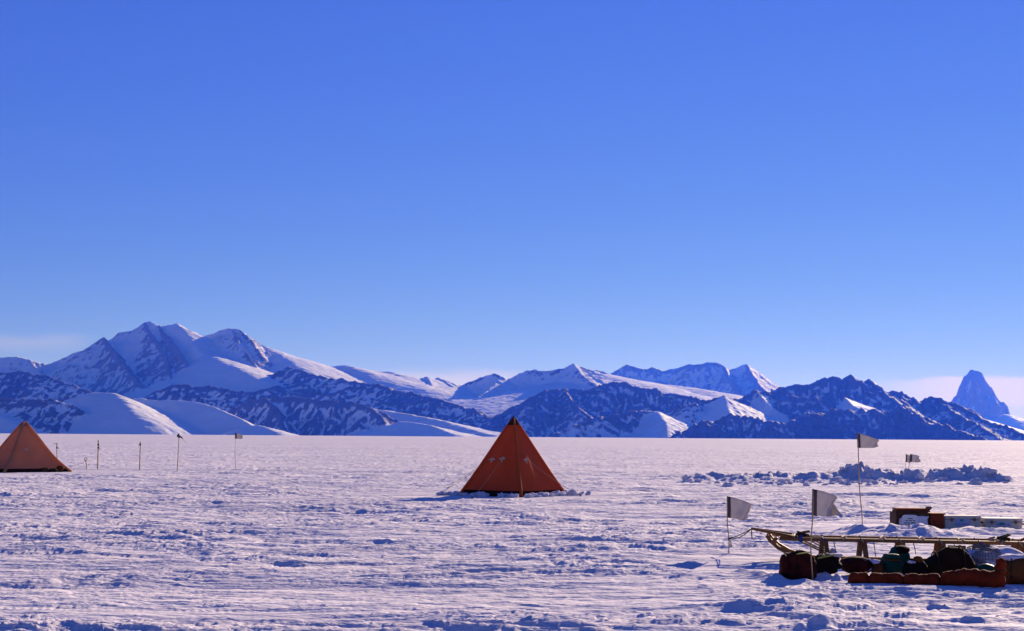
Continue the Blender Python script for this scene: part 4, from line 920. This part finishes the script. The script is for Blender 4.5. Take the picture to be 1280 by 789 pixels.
# ---- boxes behind the drift
BD = 27.5
def crate(name, u0, u1, vtop, vbot, depth, mat, label, cat, D=BD, lid=None, bev=0.012):
    um = (u0 + u1) / 2; x = P(um, 655, D).x; z0 = P(um, vbot, D).z; z1 = P(um, vtop, D).z; w = span(u0, u1, D)
    t = empty(name, V(x, D + depth / 2, z0 - 0.12), label, cat)
    box('body', V(0, 0, (z1 - z0 + 0.12) / 2), w, depth, z1 - z0 + 0.12, mat, t, 0, bev)
    def face(u, v): return V(P(u, v, D).x - x, -depth / 2, P(u, v, D).z - z0 + 0.12)
    return t, face, w
def plate(name, face, u0, u1, v0, v1, mat, parent, off=0.004, th=0.004, rough_edge=None, seed=0):
    A = face(u0, v1); B = face(u1, v0)
    if rough_edge is None:
        return box(name, V((A.x + B.x) / 2, A.y - off - th / 2, (A.z + B.z) / 2), B.x - A.x, th, B.z - A.z, mat, parent, 0, 0)
    n_ = 26; vs = []
    for k in range(n_):
        q = 2 * math.pi * k / n_; rr_ = 1 + rough_edge * float(fbm(np.array(math.cos(q) * 2 + seed), np.array(math.sin(q) * 2), 3, seed))
        c_ = lambda a: math.copysign(abs(a) ** 0.4, a)
        vs.append(V((A.x + B.x) / 2 + (B.x - A.x) / 2 * c_(math.cos(q)) * rr_, A.y - off, (A.z + B.z) / 2 + (B.z - A.z) / 2 * c_(math.sin(q)) * rr_))
    vs2 = [V((A.x + B.x) / 2 + (v.x - (A.x + B.x) / 2) * 0.9, v.y - th, (A.z + B.z) / 2 + (v.z - (A.z + B.z) / 2) * 0.9) for v in vs]
    fs = [tuple(range(n_, 2 * n_))] + [(k, (k + 1) % n_, n_ + (k + 1) % n_, n_ + k) for k in range(n_)]
    return mesh(name, vs + vs2, fs, mat, parent, smooth=False)
t, fc, w = crate('wooden_box', 1120, 1161, 640.5, 660, 0.45, M_BROWNBOX, 'tall dark brown box with a white plate half crusted with snow', 'box')
plate('snow_crust', fc, 1124, 1160, 645.5, 660.5, M_CHUNK, t, 0.002, 0.025, 0.35, 5)
pl = plate('white_plate', fc, 1127, 1147, 643.5, 658, M_PLATE, t, 0.030, 0.012, 0.05, 9)
for v_, segs in ((648, ((1134, 1140),)), (650.7, ((1131, 1134), (1135.5, 1139), (1140.5, 1143))), (653.5, ((1129.5, 1133), (1134, 1136.5), (1138, 1143.5))), (656, ((1131, 1133), (1134.5, 1137), (1138, 1140), (1141, 1143)))):
    for a_, b__ in segs: plate('print_mark', fc, a_, b__, v_ - 0.5, v_ + 0.5, M_INK, pl, 0.043, 0.003)
lidz = fc(1140, 640.5).z
for k, (ua, ub, dz, dy) in enumerate(((1120, 1163, 0.018, -0.12), (1121.5, 1166, 0.018, 0.06))):
    A = fc(ua, 640); B = fc(ub, 640); box('lid_plank', V((A.x + B.x) / 2, dy, lidz + dz), B.x - A.x, 0.17, 0.034, M_BROWNBOX, t, 0, 0.006)
A = fc(1121, 637); B = fc(1164, 637); box('top_board', V((A.x + B.x) / 2, -0.05, lidz + 0.058), B.x - A.x, 0.30, 0.036, M_REDBOX, t, 0, 0.006)
box('hasp', V(fc(1163, 637).x, -0.12, lidz + 0.085), 0.10, 0.10, 0.05, M_METAL, t, 0, 0.012)
box('corner_batten', V(fc(1121.5, 650).x, -0.235, lidz / 2), 0.05, 0.03, lidz * 0.98, M_BROWNBOX, t, 0, 0.005)
t, fc, w = crate('wooden_box', 1162.5, 1180.5, 643.5, 661, 0.4, M_REDBOX, 'narrow rust brown box between the tall dark box and white case', 'box', BD + 0.05)
for v_ in (647, 655): plate('batten', fc, 1163, 1180, v_ - 1.2, v_ + 1.2, M_REDBOX, t, 0.002, 0.014)
A = fc(1163, 643); B = fc(1182, 643); box('lid', V((A.x + B.x) / 2, 0, fc(1170, 643.5).z + 0.014), B.x - A.x, 0.43, 0.03, M_REDBOX, t, 0, 0.006)
for (u0, u1, v0, v1, lb, latches, l0, l1, lv0, lv1, g0, g1) in (
    (1181, 1226, 646.8, 660.5, 'white hard case with a grey label beside the rust brown box', (1189.5, 1218), 1193.5, 1212, 648.3, 657.5, 1200, 1204),
    (1232, 1278, 650, 660, 'lower white hard case with two dark latches at the far end', (1239.5, 1269.5), 1245, 1263.5, 652.5, 658, 1249, 1255)):
    t, fc, w = crate('hard_case', u0, u1, v0, v1, 0.42, M_CASE, lb, 'case', BD + 0.1, bev=0.025)
    ztop = fc(u0, v0).z; box('lid', V(0, 0, ztop + 0.01), w + 0.015, 0.435, 0.045, M_CASE, t, 0, 0.012)
    plate('lid_seam', fc, u0 + 0.6, u1 - 0.6, v0 + 2.6, v0 + 3.1, M_METAL, t, 0.006, 0.004)
    lbl = plate('label_plate', fc, l0, l1, lv0, lv1, M_BLUEPRINT, t, 0.006, 0.005)
    plate('green_patch', fc, g0, g1, lv0 + 0.8, lv0 + 3.4, M_GREEN, lbl, 0.013, 0.003)
    for k in range(5): plate('print_mark', fc, l0 + 1 + k * 3.4, l0 + 3.2 + k * 3.4, lv1 - 2.6, lv1 - 1.9, M_INK, lbl, 0.013, 0.003)
    for ul in latches:
        lt = plate('latch', fc, ul - 1.2, ul + 1.2, v0 + 0.9, v0 + 5.0, M_METAL, t, 0.006, 0.02); plate('latch_plate', fc, ul - 2.0, ul + 2.0, v0 + 1.6, v0 + 2.4, M_METAL, lt, 0.004, 0.016)
    hx = fc(u1, v0).x; tube('carry_handle', [V(hx + 0.01, -0.14, ztop * 0.72), V(hx + 0.06, -0.10, ztop * 0.70), V(hx + 0.06, 0.10, ztop * 0.70), V(hx + 0.01, 0.14, ztop * 0.72)], 0.022, M_METAL, t, 6)

# ------------------------------------------------------------------ haze
def haze():
    vs = [(x, y, z) for z in (-40, 1350) for y in (-35500, 35500) for x in (-35500, 35500)]
    fs = [(0, 2, 3, 1), (4, 5, 7, 6), (0, 1, 5, 4), (1, 3, 7, 5), (3, 2, 6, 7), (2, 0, 4, 6)]
    mt = bpy.data.materials.new('thin_air'); mt.use_nodes = True; n = mt.node_tree.nodes; n.clear()
    out = n.new('ShaderNodeOutputMaterial'); v = n.new('ShaderNodeVolumePrincipled')
    v.inputs['Color'].default_value = (0.02, 0.10, 1.0, 1); v.inputs['Density'].default_value = 4.0e-5
    v.inputs['Absorption Color'].default_value = (1, 1, 1, 1)
    v.inputs['Anisotropy'].default_value = 0.35
    mt.node_tree.links.new(v.outputs[0], out.inputs['Volume'])
    o = mesh('haze', vs, fs, mt, smooth=False)
    tag(o, 'thin blue air over the plain and mountains', 'haze', None, 'stuff')
haze()
